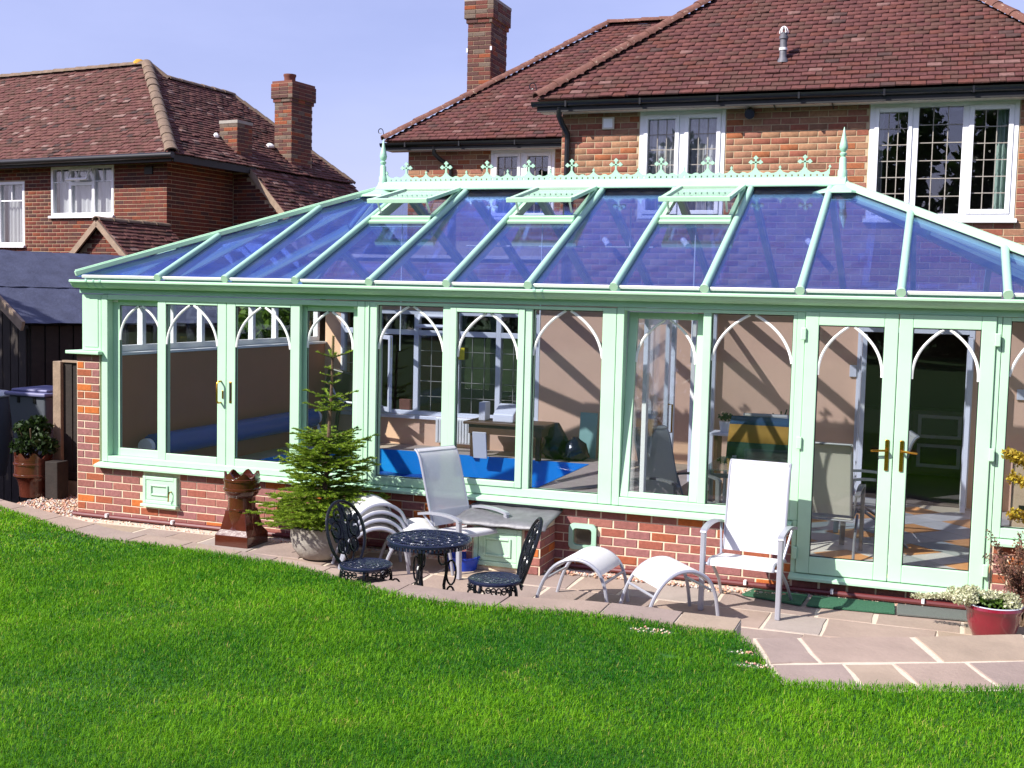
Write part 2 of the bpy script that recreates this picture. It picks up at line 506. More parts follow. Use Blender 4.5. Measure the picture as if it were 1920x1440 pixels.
    def build(self, name, mats, parent=None, smooth=False, bevel=0, angle=40):
        me = self.mesh(name, mats, False)
        import bmesh
        bm = bmesh.new()
        bm.from_mesh(me)
        bmesh.ops.recalc_face_normals(bm, faces=bm.faces)
        bm.to_mesh(me)
        bm.free()
        if smooth:
            me.polygons.foreach_set('use_smooth', [True] * len(me.polygons))
            me.set_sharp_from_angle(angle=math.radians(angle))
        o = bpy.data.objects.new(name, me)
        COL.objects.link(o)
        adopt(o, parent)
        if bevel:
            md = o.modifiers.new('bevel', 'BEVEL')
            md.width = bevel
            md.segments = 2
            md.limit_method = 'ANGLE'
        return o

def adopt(o, parent):
    if parent is not None:
        o.parent = parent
        o.matrix_parent_inverse = world_matrix(parent).inverted()

def world_matrix(o):
    mw = Matrix.LocRotScale(o.location, o.rotation_euler, o.scale)
    if o.parent is not None:
        mw = world_matrix(o.parent) @ o.matrix_parent_inverse @ mw
    return mw

def thing(name, label, cat, loc=(0, 0, 0), group=None, rz=0.0):
    o = bpy.data.objects.new(name, None)
    o.empty_display_size = 0.1
    COL.objects.link(o)
    o.location = loc
    o.rotation_euler = (0, 0, rz)
    return tag(o, label, cat, group)

def tag(o, label, cat, group=None, kind=None):
    o['label'] = label
    o['category'] = cat
    if group:
        o['group'] = group
    if kind:
        o['kind'] = kind
    return o

def holder(name, parent, loc=(0, 0, 0)):
    """an Empty standing for a part that has sub-parts of its own"""
    o = bpy.data.objects.new(name, None)
    o.empty_display_size = 0.05
    COL.objects.link(o)
    o.location = loc
    adopt(o, parent)
    return o

def structure(o, label=None):
    o['kind'] = 'structure'
    if label:
        o['label'] = label
    return o

def copy_tree(o, parent=None):
    c = o.copy()
    COL.objects.link(c)
    if parent is not None:
        c.parent = parent
    for ch in list(o.children):
        copy_tree(ch, c)
    return c

def big_mesh(name, V, F, mats, midx=None, parent=None, tone=None, kind='stuff', smooth=False):
    """fast mesh from numpy arrays; F is (n,3) or (n,4)"""
    me = bpy.data.meshes.new(name)
    k = F.shape[1]
    me.vertices.add(len(V))
    me.vertices.foreach_set('co', np.ascontiguousarray(V, dtype=np.float32).ravel())
    me.loops.add(F.size)
    me.loops.foreach_set('vertex_index', np.ascontiguousarray(F, dtype=np.int32).ravel())
    me.polygons.add(len(F))
    me.polygons.foreach_set('loop_start', np.arange(0, F.size, k, dtype=np.int32))
    me.polygons.foreach_set('loop_total', np.full(len(F), k, dtype=np.int32))
    for mm in (mats if isinstance(mats, (list, tuple)) else [mats]):
        me.materials.append(mm)
    if midx is not None:
        me.polygons.foreach_set('material_index', np.ascontiguousarray(midx, dtype=np.int32))
    if smooth:
        me.polygons.foreach_set('use_smooth', np.ones(len(F), dtype=bool))
    me.update(calc_edges=True)
    if tone is not None:
        at = me.attributes.new('tone', 'FLOAT', 'POINT')
        at.data.foreach_set('value', np.ascontiguousarray(tone, dtype=np.float32))
    o = bpy.data.objects.new(name, me)
    COL.objects.link(o)
    adopt(o, parent)
    if kind:
        o['kind'] = kind
    return o

def pick(weights):
    return random.choices(range(len(weights)), weights)[0]

# ------------------------------------------------------------------ laid pieces: bricks and tiles
def chamfer_block(L, H, D, c=0.004):
    """brick seen from outside: front face at depth 0, back at D (inwards), chamfered edges; local x along, y inwards, z up"""
    mb = MB()
    a, b = L / 2, H / 2
    mb.v = [(-a, D, -b), (a, D, -b), (a, D, b), (-a, D, b),
            (-a, c, -b), (a, c, -b), (a, c, b), (-a, c, b),
            (-a + c, 0, -b + c), (a - c, 0, -b + c), (a - c, 0, b - c), (-a + c, 0, b - c)]
    for s in (0, 4):
        for i in range(4):
            j = (i + 1) % 4
            mb.f.append((s + i, s + j, s + 4 + j, s + 4 + i))
            mb.m.append(0)
    mb.f.append((8, 9, 10, 11))
    mb.m.append(0)
    return mb

def subtract(iv, holes):
    out = [iv]
    for h0, h1 in holes:
        nx = []
        for a, b in out:
            if h1 <= a or h0 >= b:
                nx.append((a, b))
            else:
                if h0 > a:
                    nx.append((a, h0))
                if h1 < b:
                    nx.append((h1, b))
        out = nx
    return out

_piece_cache = {}
def lay_pieces(parent, name, pieces, mats, cap, stuff_name):
    """pieces: (origin Vector, ux, uin, uz, L, H, D, matindex). nearest `cap` become objects, the rest one mesh"""
    pieces.sort(key=lambda q: (q[0] - CAM).length)
    for o_, ux, uin, uz, L, H, D, mi in pieces[:cap]:
        key = (name, round(L, 2), round(H, 3), mats[mi].name)
        if key not in _piece_cache:
            _piece_cache[key] = chamfer_block(round(L, 2), H, D).mesh(name, mats[mi])
        ob = bpy.data.objects.new(name, _piece_cache[key])
        COL.objects.link(ob)
        mw = Matrix(((ux[0], uin[0], uz[0], o_[0]), (ux[1], uin[1], uz[1], o_[1]), (ux[2], uin[2], uz[2], o_[2]), (0, 0, 0, 1)))
        ob.parent = parent
        ob.matrix_parent_inverse = world_matrix(parent).inverted()
        ob.matrix_basis = mw
    rest = pieces[cap:]
    if rest:
        V, F, MI = [], [], []
        for o_, ux, uin, uz, L, H, D, mi in rest:
            b = chamfer_block(L, H, D)
            off = len(V)
            for x, y, z in b.v:
                V.append(o_ + ux * x + uin * y + uz * z)
            for fc in b.f:
                F.append([i + off for i in fc])
                MI.append(mi)
        big_mesh(stuff_name, np.array([tuple(v) for v in V]), np.array(F), mats, MI, parent)

def brick_pieces(O, ux, uz, uin, x0, x1, z0, z1, holes, L, H, mats, w, joint=0.010, D=0.03, half=0.5, clip=None, jit=0.0012):
    """stretcher bond on a plane; holes: list of (x0,x1,z0,z1); clip(xc,zc)->bool keeps"""
    O, ux, uz, uin = Vector(O), Vector(ux), Vector(uz), Vector(uin)
    out = []
    n = int(round((z1 - z0) / H))
    for r in range(n):
        za = z0 + r * H
        zc = za + H / 2
        off = -(half * L) if r % 2 else 0.0
        hs = [(h[0] - joint, h[1] + joint) for h in holes if h[2] < za + H - 0.012 and h[3] > za + 0.012]
        x = x0 + off
        while x < x1:
            a, b = max(x, x0), min(x + L, x1)
            for p, q in subtract((a, b), hs):
                if q - p > 0.045 and (clip is None or clip((p + q) / 2, zc)):
                    lx = q - p - joint
                    pos = O + ux * ((p + q) / 2) + uz * zc + uin * random.uniform(-jit, jit)
                    out.append((pos, ux, uin, uz, lx, H - joint, D, pick(w)))
            x += L
    return out

def wall_panel(parent, name, O, ux, uz, uin, x0, x1, z0, z1, holes, thick, mats):
    """backing of a wall with real openings, made of boxes between the openings"""
    O, ux, uz, uin = Vector(O), Vector(ux), Vector(uz), Vector(uin)
    xs = sorted({x0, x1, *[min(max(h[0], x0), x1) for h in holes], *[min(max(h[1], x0), x1) for h in holes]})
    mb = MB()
    for a, b in zip(xs[:-1], xs[1:]):
        if b - a < 1e-4:
            continue
        hs = [(h[2], h[3]) for h in holes if h[0] < (a + b) / 2 < h[1]]
        for p, q in subtract((z0, z1), hs):
            if q - p > 1e-4:
                c = O + ux * (a + b) / 2 + uz * (p + q) / 2 + uin * thick / 2
                mb.obox(c, ux * (b - a) / 2, uin * thick / 2, uz * (q - p) / 2)
    return mb.build(name, mats, parent)

def tile_rows(O, u, s, nrm, poly, W, G, mats, w, thick=0.019, rough=1.0):
    """plain tiles on a roof plane. poly: outline in (along eave, up slope) coordinates"""
    O, u, s, nrm = Vector(O), Vector(u), Vector(s), Vector(nrm)
    smin = min(q[1] for q in poly)
    smax = max(q[1] for q in poly)
    out = []
    n = int((smax - smin) / G) + 1
    for r in range(n):
        sa = smin + r * G
        sm = sa + G * 0.5
        xs = []
        for i in range(len(poly)):
            (ua, va), (ub, vb) = poly[i], poly[(i + 1) % len(poly)]
            if (va - sm) * (vb - sm) < 0:
                xs.append(ua + (ub - ua) * (sm - va) / (vb - va))
        xs.sort()
        for p, q in zip(xs[::2], xs[1::2]):
            x = math.floor(p / W - (.5 if r % 2 else 0)) * W + (W * .5 if r % 2 else 0) + random.uniform(-.012, .012)
            while x < q:
                a, b = max(x, p), min(x + W, q)
                if b - a > 0.03:
                    tw = random.gauss(0, 0.006 * rough)
                    lift = abs(random.gauss(0, 0.004 * rough))
                    t = (s * 1.0 - nrm * (thick * 1.1 / G)).normalized()     # each tile rides on the one below
                    t = (t + u * tw).normalized()
                    nn = u.cross(t).normalized()
                    if nn.dot(nrm) < 0:
                        nn = -nn
                    Ln = G * 1.25
                    pos = O + u * (a + b) / 2 + s * (sa + Ln / 2 + random.gauss(0, 0.003 * rough)) + nrm * (thick * 1.6 + lift)
                    out.append((pos, u, -nn, t, b - a - 0.004, Ln, thick, pick(w)))
                x += W
    return out

# ================================================================== THE SETTING
FLOOR = -0.06
EDGE = np.array([(-30, .6, -.03), (-14, .5, -.03), (-2, .25, -.03), (-.75, -.25, -.02), (.1, -.58, -.01), (1.05, -.95, 0), (1.72, -1.03, .0), (2.62, -1.32, .03), (3.45, -1.63, .08),
                 (4.2, -2.1, .16), (4.7, -2.45, .23), (4.95, -2.6, .26), (5.4, -2.64, .26), (5.87, -2.55, .26), (6.17, -2.47, .26), (6.62, -2.46, .26), (6.91, -2.5, .26), (7.2, -2.49, .26),
                 (7.38, -2.84, .26), (7.47, -3.15, .26), (7.62, -3.57, .26), (8.03, -3.45, .26), (8.27, -3.32, .26), (8.83, -2.99, .26), (10, -2.6, .26), (34, -2.5, .26)])
def edge_y(x):
    return np.interp(x, EDGE[:, 0], EDGE[:, 1])
def edge_z(x):
    return np.interp(x, EDGE[:, 0], EDGE[:, 2])
def lawn_z(x, y):
    x, y = np.asarray(x, float), np.asarray(y, float)
    t = np.clip((x - 1.2) / 3.8, 0, 1)
    t = t * t * (3 - 2 * t)
    xl = np.clip(x, -3, 5)
    zl = -.02 + .06 * ((-.2 - .30 * (xl + .75)) - y)
    zr = .25 + .058 * (-2.55 - y)
    z = zl * (1 - t) + zr * t
    z = np.minimum(z, 0.75)
    return z + .012 * np.sin(x * 1.7 + .6) * np.sin(y * 1.3)

# ground: one sheet to the horizon
mb = MB()
mb.add([(-400, -400, -.75), (400, -400, -.75), (400, 400, -.75), (-400, 400, -.75)], [(0, 1, 2, 3)])
structure(mb.build('ground', M['soil']))

# lawn
xs = np.concatenate([np.linspace(-30, -3, 20), np.arange(-2.8, 10.6, .1), np.linspace(11, 34, 20)])
ds = np.concatenate([np.linspace(0, 1, 12), np.linspace(1.15, 8, 46), np.linspace(9, 55, 24)])
V, F = [], []
ey = edge_y(xs) + .015 * np.sin(xs * 19) + .012 * np.sin(xs * 41 + 1)
for i, x in enumerate(xs):
    yy = ey[i] - ds
    zz = lawn_z(np.full_like(yy, x), yy)
    zz[0] -= .03
    for k in range(len(ds)):
        V.append((x, yy[k], zz[k]))
n = len(ds)
for i in range(len(xs) - 1):
    for k in range(n - 1):
        a = i * n + k
        F.append((a, a + 1, a + n + 1, a + n))
lawn = big_mesh('lawn', np.array(V), np.array(F), M['lawn'], kind='structure', smooth=True)

# grass blades
SPOTS = [(float(q[0]), float(q[1]), float(q[2])) for q in np.stack([RNG.uniform(1, 10, 70), RNG.uniform(-7.2, -2.4, 70), RNG.uniform(.02, .09, 70)], 1)]
def blades(n, xy, lmin, lmax, wid):
    x, y = xy[:, 0], xy[:, 1]
    z = lawn_z(x, y) - .004
    patch = .5 + .5 * np.sin(x * 2.3 + 1.1 * np.sin(y * 1.9)) * np.sin(y * 2.1 + .7 * np.sin(x * 2.7))
    L = RNG.uniform(lmin, lmax, n) * (.8 + .4 * patch)
    long = RNG.random(n) < .02
    L = np.where(long, L * 1.6, L)
    a = RNG.uniform(0, 2 * PI, n)
    lean = RNG.uniform(.25, 1.25, n)
    dx, dy = np.cos(a), np.sin(a)
    w = wid * RNG.uniform(.7, 1.3, n)
    px, py = -dy * w / 2, dx * w / 2
    b = np.stack([x, y, z], 1)
    mid = b + np.stack([dx * L * lean * .28, dy * L * lean * .28, L * .55], 1)
    tip = b + np.stack([dx * L * lean * .85, dy * L * lean * .85, L * (1.02 - .38 * lean)], 1)
    s = np.stack([px, py, np.zeros(n)], 1)
    V = np.stack([b - s, b + s, mid + s * .8, mid - s * .8, tip], 1).reshape(-1, 3)
    o = (np.arange(n) * 5)[:, None]
    F = np.concatenate([o + np.array([[0, 1, 2]]), o + np.array([[0, 2, 3]]), o + np.array([[3, 2, 4]])], 0)
    p2 = np.sin(x * .9 + 2 * np.sin(y * .7)) * np.sin(y * 1.1 + 1.3 * np.sin(x * .8))
    p3 = np.sin(x * 5.3 + 1.7 * np.sin(y * 4.1)) * np.sin(y * 4.7 + 1.5 * np.sin(x * 3.9))
    tone = np.clip(RNG.normal(.37, .22, n) + .26 * (patch - .5) + .17 * p2 + .12 * p3, 0, 1)
    L = L * (.86 + .22 * p3)
    straw = RNG.random(n) < (.025 + .09 * np.clip(p2 * .6 + p3 * .5, 0, 1))
    for sx, sy, sr in SPOTS:
        straw |= ((x - sx) ** 2 + (y - sy) ** 2 < sr * sr * RNG.uniform(.3, 1.3, n)) & (RNG.random(n) < .32)
    tone = np.where(straw, RNG.uniform(1.2, 2.0, n), tone)
    return V, F, np.repeat(tone, 5)

def scatter_lawn(dens, r0, r1, half_deg):
    """random points on the lawn in a ring sector round the standing place"""
    ang0 = math.radians(90 + 19.94)
    area = math.radians(2 * half_deg) / 2 * (r1 * r1 - r0 * r0)
    n = int(dens * area)
    r = np.sqrt(RNG.uniform(r0 * r0, r1 * r1, n))
    a = ang0 + np.radians(RNG.uniform(-half_deg, half_deg, n))
    x, y = CAM.x + r * np.cos(a), CAM.y + r * np.sin(a)
    ok = y < edge_y(x) + .01 + .03 * RNG.standard_normal(n)
    # bare scuffed spots near the paving corner
    for bx, by, br in ((6.72, -2.72, .16), (7.33, -3.02, .10), (7.42, -3.3, .12), (6.95, -3.3, .07)):
        ok &= ((x - bx) ** 2 + ((y - by) * 1.8) ** 2 > br * br) | (RNG.random(n) < .12)
    return np.stack([x, y], 1)[ok]
VV, FF, TT, off = [], [], [], 0
for dens, r0, r1, hd, l0, l1, wd in ((21000, 2.6, 5.2, 31, .017, .040, .0026), (13500, 5.2, 7.4, 31, .018, .042, .0034), (8500, 7.4, 10.5, 31, .020, .046, .0046), (3500, 10.5, 15, 30, .022, .045, .0075)):
    xy = scatter_lawn(dens, r0, r1, hd)
    v, f, t = blades(len(xy), xy, l0, l1, wd)
    VV.append(v); FF.append(f + off); TT.append(t)
    off += len(v)
g = big_mesh('grass', np.concatenate(VV), np.concatenate(FF), M['grass'], tone=np.concatenate(TT))
g['label'] = 'short mown green grass covering the sloping lawn'
g['category'] = 'grass'

# ---- patio: joints bed plus a slab for each stone
mb = MB()
mb.box(-3.2, -3.2, -.14, 10.4, -.02, FLOOR - .005)
patio = structure(mb.build('patio', M['joint']))

_slab_n = [0]
def slab(poly, z, th, parent, inset=.013, m=None):
    """one sandstone flag with slightly uneven edges"""
    c = Vector((sum(q[0] for q in poly) / len(poly), sum(q[1] for q in poly) / len(poly)))
    pts = []
    for i, q in enumerate(poly):
        a, b = Vector(q), Vector(poly[(i + 1) % len(poly)])
        k = max(2, int((b - a).length / .16))
        for j in range(k):
            p = a.lerp(b, j / k)
            d = (c - p)
            if d.length > 1e-6:
                p = p + d.normalized() * (inset * random.uniform(.75, 1.6))
            pts.append((p.x, p.y))
    mb = MB()
    dz = random.uniform(-.003, .003)
    k = len(pts)
    ctr = (c.x, c.y)
    ins = [(q[0] + (ctr[0] - q[0]) * .018, q[1] + (ctr[1] - q[1]) * .018) for q in pts]
    vs = [(q[0], q[1], z - th) for q in pts] + [(q[0], q[1], z - .006 + dz) for q in pts] + [(q[0], q[1], z + dz) for q in ins]
    fs = []
    for s in (0, k):
        for i in range(k):
            j = (i + 1) % k
            fs.append((s + i, s + j, s + k + j, s + k + i))
    fs.append(tuple(2 * k + i for i in range(k)))
    mb.add(vs, fs)
    mm = m or STONES[pick([5, 2, 4, 1])]
    return mb.build('slab', mm, parent)

rows = [(-.20, -.74), (-.74, -1.24), (-1.24, -1.82), (-1.82, -2.42)]
for ri, (ya, yb) in enumerate(rows):
    x = -2.6 + .3 * ri
    while x < 9.9:
        wd = random.choice([.42, .56, .62, .78, .9])
        x2 = min(x + wd, 9.95)
        if x2 > -2.0 and yb > edge_y((x + x2) / 2) - .75:
            sk = random.uniform(-.025, .025)
            slab([(x, yb), (x2, yb), (x2 + sk, ya), (x + sk * .4, ya)], FLOOR, .05, patio)
        x = x2

# coping stones along the lawn edge, on a low retaining wall that grows towards the middle
cop = [(-2.2, .30), (-1.5, .04)] + [(a, b) for a, b, c in EDGE if -1 < a < 7.3]
mb = MB()
for i in range(len(cop) - 1):
    (xa, ya), (xb, yb) = cop[i], cop[i + 1]
    za, zb = max(float(edge_z(xa)), FLOOR + .012), max(float(edge_z(xb)), FLOOR + .012)
    mb.add([(xa, ya + .03, -.2), (xb, yb + .03, -.2), (xb, yb + .26, -.2), (xa, ya + .26, -.2),
            (xa, ya + .03, za - .008), (xb, yb + .03, zb - .008), (xb, yb + .26, zb - .008), (xa, ya + .26, za - .008)],
           [(0, 3, 2, 1), (4, 5, 6, 7), (0, 1, 5, 4), (1, 2, 6, 5), (2, 3, 7, 6), (3, 0, 4, 7)])
retain = structure(mb.build('retaining_wall', M['joint']))
seg = []
acc = [0.0]
for i in range(len(cop) - 1):
    acc.append(acc[-1] + math.dist(cop[i], cop[i + 1]))
def cop_at(s):
    x = np.interp(s, acc, [c[0] for c in cop]); y = np.interp(s, acc, [c[1] for c in cop])
    return float(x), float(y)
s = 0.0
while s < acc[-1] - .1:
    L = random.choice([.5, .62, .7, .8])
    e = min(s + L, acc[-1])
    if acc[-1] - e < .25:
        e = acc[-1]
    ns = max(2, int((e - s) / .15))
    low, top, zs = [], [], []
    for j in range(ns + 1):
        x, y = cop_at(s + .008 + (e - s - .016) * j / ns)
        low.append((x, y)); zs.append(max(float(edge_z(x)), FLOOR + .012))
        top.append((x + random.uniform(-.003, .003), y + .295 + random.uniform(-.006, .006)))
    mb = MB()
    nv = ns + 1
    vs = [(q[0], q[1], z - .034) for q, z in zip(low, zs)] + [(q[0], q[1], z - .034) for q, z in zip(top, zs)] + \
         [(q[0], q[1] + .004, z) for q, z in zip(low, zs)] + [(q[0], q[1] - .005, z) for q, z in zip(top, zs)]
    fs = []
    for j in range(ns):
        fs += [(j, j + 1, 2 * nv + j + 1, 2 * nv + j), (2 * nv + j, 2 * nv + j + 1, 3 * nv + j + 1, 3 * nv + j), (nv + j + 1, nv + j, 3 * nv + j, 3 * nv + j + 1)]
    fs += [(0, 2 * nv, 3 * nv, nv), (ns, nv + ns, 3 * nv + ns, 2 * nv + ns)]
    mb.add(vs, fs)
    mb.build('coping_stone', STONES[pick([5, 2, 5, .4])], retain)
    s = e

# raised landing at the right, flag by flag
mb = MB()
mb.prism([(7.33, -2.60), (7.62, -3.54), (8.03, -3.42), (8.27, -3.29), (8.83, -2.96), (10.2, -2.2), (10.2, -1.2), (8.91, -1.80), (8.22, -2.17)], lambda u, w, t: (u, w, t), -.3, .255)
landing = structure(mb.build('landing', M['joint']))
for q, mi in (([(7.34, -2.61), (7.575, -2.455), (7.76, -2.945), (7.5, -3.09)], 2), ([(7.575, -2.455), (8.24, -2.145), (8.42, -2.635), (7.76, -2.945)], 0), ([(8.24, -2.145), (8.91, -1.78), (8.95, -2.36), (8.42, -2.635)], 1),
              ([(7.5, -3.09), (7.885, -2.905), (8.06, -3.38), (7.65, -3.58)], 2), ([(7.885, -2.905), (8.15, -2.78), (8.33, -3.23), (8.06, -3.38)], 1), ([(8.15, -2.78), (8.55, -2.58), (8.725, -3.01), (8.33, -3.23)], 0),
              ([(8.55, -2.58), (8.95, -2.36), (9.15, -2.78), (8.725, -3.01)], 2), ([(8.91, -1.78), (9.6, -1.44), (9.66, -1.98), (8.95, -2.36)], 0), ([(8.95, -2.36), (9.66, -1.98), (9.85, -2.4), (9.15, -2.78)], 1)):
    slab(q, .26, .05, landing, inset=.014, m=STONES[mi])

# gravel along the foot of the wall and beside the corner
mb = MB()
mb.box(-.05, -.20, -.12, 7.26, .02, -.078)
mb.box(-1.1, -.45, -.12, -.05, 1.4, -.074)
mb.box(7.26, -.12, -.12, 9.9, .02, -.076)
bed = structure(mb.build('gravel_bed', M['gravel']))
oct_v = np.array([(1, 0, 0), (-1, 0, 0), (0, 1, 0), (0, -1, 0), (0, 0, 1), (0, 0, -1)], float)
oct_f = np.array([(0, 2, 4), (2, 1, 4), (1, 3, 4), (3, 0, 4), (2, 0, 5), (1, 2, 5), (3, 1, 5), (0, 3, 5)])
def pebbles(n, fx, fy, z, smin, smax):
    c = np.stack([fx, fy, np.full(n, z) + RNG.uniform(-.002, .012, n)], 1)
    s = RNG.uniform(smin, smax, (n, 1)) * RNG.uniform(.6, 1.2, (n, 3)) * np.array([1, 1, .75])
    a = RNG.uniform(0, 2 * PI, n)
    v = oct_v[None] * s[:, None, :]
    x = v[..., 0] * np.cos(a)[:, None] - v[..., 1] * np.sin(a)[:, None]
    y = v[..., 0] * np.sin(a)[:, None] + v[..., 1] * np.cos(a)[:, None]
    v = np.stack([x, y, v[..., 2]], -1) + c[:, None, :]
    f = oct_f[None] + (np.arange(n) * 6)[:, None, None]
    return v.reshape(-1, 3), f.reshape(-1, 3), np.repeat(RNG.integers(0, 4, n), 8)
n1, n2, n3, n4 = 2600, 2400, 260, 500
parts_ = [pebbles(n1, RNG.uniform(-.03, 7.25, n1), RNG.uniform(-.19, 0, n1), -.076, .010, .020), pebbles(n2, RNG.uniform(-1.05, -.04, n2), RNG.uniform(-.42, 1.2, n2), -.07, .010, .022),
          pebbles(n3, RNG.uniform(7.3, 8.7, n3), RNG.uniform(-.11, 0, n3), -.074, .010, .019), pebbles(n4, RNG.uniform(5.2, 7.25, n4), -.20 - np.abs(RNG.normal(0, .04, n4)), -.054, .010, .019)]
for bx, by, br, nb_ in ((6.72, -2.72, .13, 70), (7.33, -3.02, .08, 30), (7.43, -3.3, .10, 50)):
    t_, r_ = RNG.uniform(0, 2 * PI, nb_), br * np.sqrt(RNG.random(nb_))
    parts_.append(pebbles(nb_, bx + r_ * np.cos(t_), by + r_ * np.sin(t_) * .55, float(lawn_z(bx, by)) - .004, .006, .012))
o = 0
VV, FF, MM = [], [], []
for v, f, m_ in parts_:
    VV.append(v); FF.append(f + o); MM.append(m_); o += len(v)
gr = big_mesh('gravel', np.concatenate(VV), np.concatenate(FF), PEB, np.concatenate(MM), smooth=True)
gr['label'] = 'cream and tan gravel along the foot of the wall'
gr['category'] = 'gravel'

# trees at the far end of the garden behind the viewer: the windows mirror them
def leaf_cloud(n, c, r, size, squash=1.0):
    d = RNG.standard_normal((n, 3))
    d /= np.linalg.norm(d, axis=1)[:, None]
    rad = RNG.random(n) ** .45
    p = np.asarray(c) + d * rad[:, None] * np.asarray(r)
    a = RNG.standard_normal((n, 3)); a /= np.linalg.norm(a, axis=1)[:, None]
    b = np.cross(a, RNG.standard_normal((n, 3))); b /= np.linalg.norm(b, axis=1)[:, None]
    s = size * RNG.uniform(.6, 1.3, (n, 1))
    V = np.stack([p - a * s, p + b * s * .5, p + a * s, p - b * s * .5], 1).reshape(-1, 3)
    F = (np.arange(n) * 4)[:, None] + np.array([[0, 1, 2, 3]])
    return V, F
def cloud_mesh(name, clouds, material, parent=None, kind=None):
    VV, FF, o = [], [], 0
    for v, f in clouds:
        VV.append(v); FF.append(f + o); o += len(v)
    return big_mesh(name, np.concatenate(VV), np.concatenate(FF), material, parent=parent, kind=kind)
cl = []
for x in np.arange(-26, 40, 2.2):
    h = random.uniform(7.6, 9.2) + (1.6 if 6.8 < x < 16 else 0)
    y = -31 + random.uniform(-2, 2)
    for k in range(5):
        cl.append(leaf_cloud(520, (x + random.uniform(-1, 1), y + random.uniform(-.8, .8), .8 + h * (k + .4) / 5.6), (2.0 - .24 * k, 1.7, h / 5.0), .25))
for k in range(7):  # unseen crown left of the view, added to shade the shed and bin
    cl.append(leaf_cloud(900, (-5.9 + random.uniform(-.3, .3), -1.7 + random.uniform(-.3, .3), .5 + .75 * k), (1.9 - .1 * k, 1.9 - .1 * k, .75), .16))
tr = cloud_mesh('belt_and_shade_tree', cl, M['leaf_dark'], kind='stuff')
tr['label'] = 'belt of dark trees behind the viewer, with an added unseen crown shading the left corner'
tr['category'] = 'trees'

# ================================================================== CONSERVATORY
CON = thing('conservatory', 'mint green glazed conservatory with gothic arched windows and blue glass hipped roof', 'conservatory', (4.8, 0, FLOOR))
X, Y, Z = Vector((1, 0, 0)), Vector((0, 1, 0)), Vector((0, 0, 1))
HB = .0765
hatch = (.84, 1.255, .12, .43)
flap = (5.34, 5.60, .115, .345)
# dwarf wall and corner pier
w1 = wall_panel(CON, 'dwarf_wall', (0, .006, 0), X, Z, Y, .0, 7.262, FLOOR - .1, .475, [flap], .24, M['mortar'])
w2 = wall_panel(CON, 'pier', (0, .006, 0), X, Z, Y, .0, .285, .476, 1.624, [], .26, M['mortar'])
w3 = wall_panel(CON, 'dwarf_wall', (0, .006, 0), X, Z, Y, 8.79, 9.70, FLOOR - .1, .475, [], .24, M['mortar'])
w4 = wall_panel(CON, 'door_plinth', (0, .006, 0), X, Z, Y, 7.263, 8.789, FLOOR - .1, .055, [], .24, M['mortar'])
pcs = brick_pieces((0, 0, 0), X, Z, Y, 0, 7.26, FLOOR, FLOOR + 7 * HB, [hatch, (5.36, 5.58, .13, .33), (4.55, 5.18, FLOOR, .40)], .225, HB, BR_NEW, W_NEW)
lay_pieces(w1, 'brick', pcs, BR_NEW, 300, 'brickwork')
pcs = brick_pieces((0, 0, 0), X, Z, Y, 0, .285, FLOOR + 7 * HB, FLOOR + 22 * HB, [], .1885, HB, BR_NEW, W_NEW)
lay_pieces(w2, 'brick', pcs, BR_NEW, 300, 'brickwork')
pcs = brick_pieces((0, 0, 0), X, Z, Y, 8.79, 9.70, FLOOR, FLOOR + 7 * HB, [], .225, HB, BR_NEW, W_NEW)
lay_pieces(w3, 'brick', pcs, BR_NEW, 300, 'brickwork')
pcs = brick_pieces((0, .004, 0), X, Z, Y, 7.264, 8.788, FLOOR, FLOOR + .115, [], .225, .115, BR_NEW[:1], [1])
lay_pieces(w4, 'brick', pcs, BR_NEW[:1], 300, 'brickwork')
MB().tube([(-.02, -.035, -.03), (4.48, -.035, -.03)], .022, 8).build('pipe', M['pipe'], CON, True)
MB().tube([(5.26, -.035, -.03), (8.7, -.035, -.03)], .022, 8).build('pipe', M['pipe'], CON, True)
for px_ in (.42, 1.22, 6.9, 7.6, 8.3):
    MB().box(px_ - .012, -.075, -.035, px_ + .012, -.03, .005).build('pipe_clip', M['white_plastic'], CON, bevel=.004)

def rect_frame(mb, x0, x1, z0, z1, w, y0, y1, wt=None, wb=None):
    wt = w if wt is None else wt
    wb = w if wb is None else wb
    mb.box(x0, y0, z0, x0 + w, y1, z1)
    mb.box(x1 - w, y0, z0, x1, y1, z1)
    mb.box(x0 + w, y0, z0, x1 - w, y1, z0 + wb)
    mb.box(x0 + w, y0, z1 - wt, x1 - w, y1, z1)
    return mb

def arch_bars(parent, x0, x1, zt, zs, y):
    xc = (x0 + x1) / 2
    zs = zt - (zt - zs) * 1.0
    for sgn in (-1, 1):
        A = Vector((xc + sgn * (xc - x0), zs)); B = Vector((xc + sgn * .022, zt))
        d = B - A
        nrm = Vector((d.y, -d.x)).normalized()
        if nrm.x * sgn < 0:
            nrm = -nrm
        pts = []
        for k in range(17):
            t = k / 16
            p = A.lerp(B, t) + nrm * (.062 * 4 * t * (1 - t) * (1.12 - .24 * t))
            p.x = max(x0, min(x1, p.x))
            pts.append((p.x, y, p.y))
        mb = MB()
        mb.tube(pts, .0125, 6)
        mb.build('arch_bar', M['white_bar'], parent, True)

def pane(parent, x0, x1, z0, z1, y, m='glass', name='pane'):
    o = MB().box(x0, y, z0, x1, y + .006, z1).build(name, M[m], parent)
    # black gasket line round the pane
    g = rect_frame(MB(), x0 - .002, x1 + .002, z0 - .002, z1 + .002, .009, y - .008, y - .001).build('gasket', M['gasket'], parent)
    return o

MINT = M['mint']
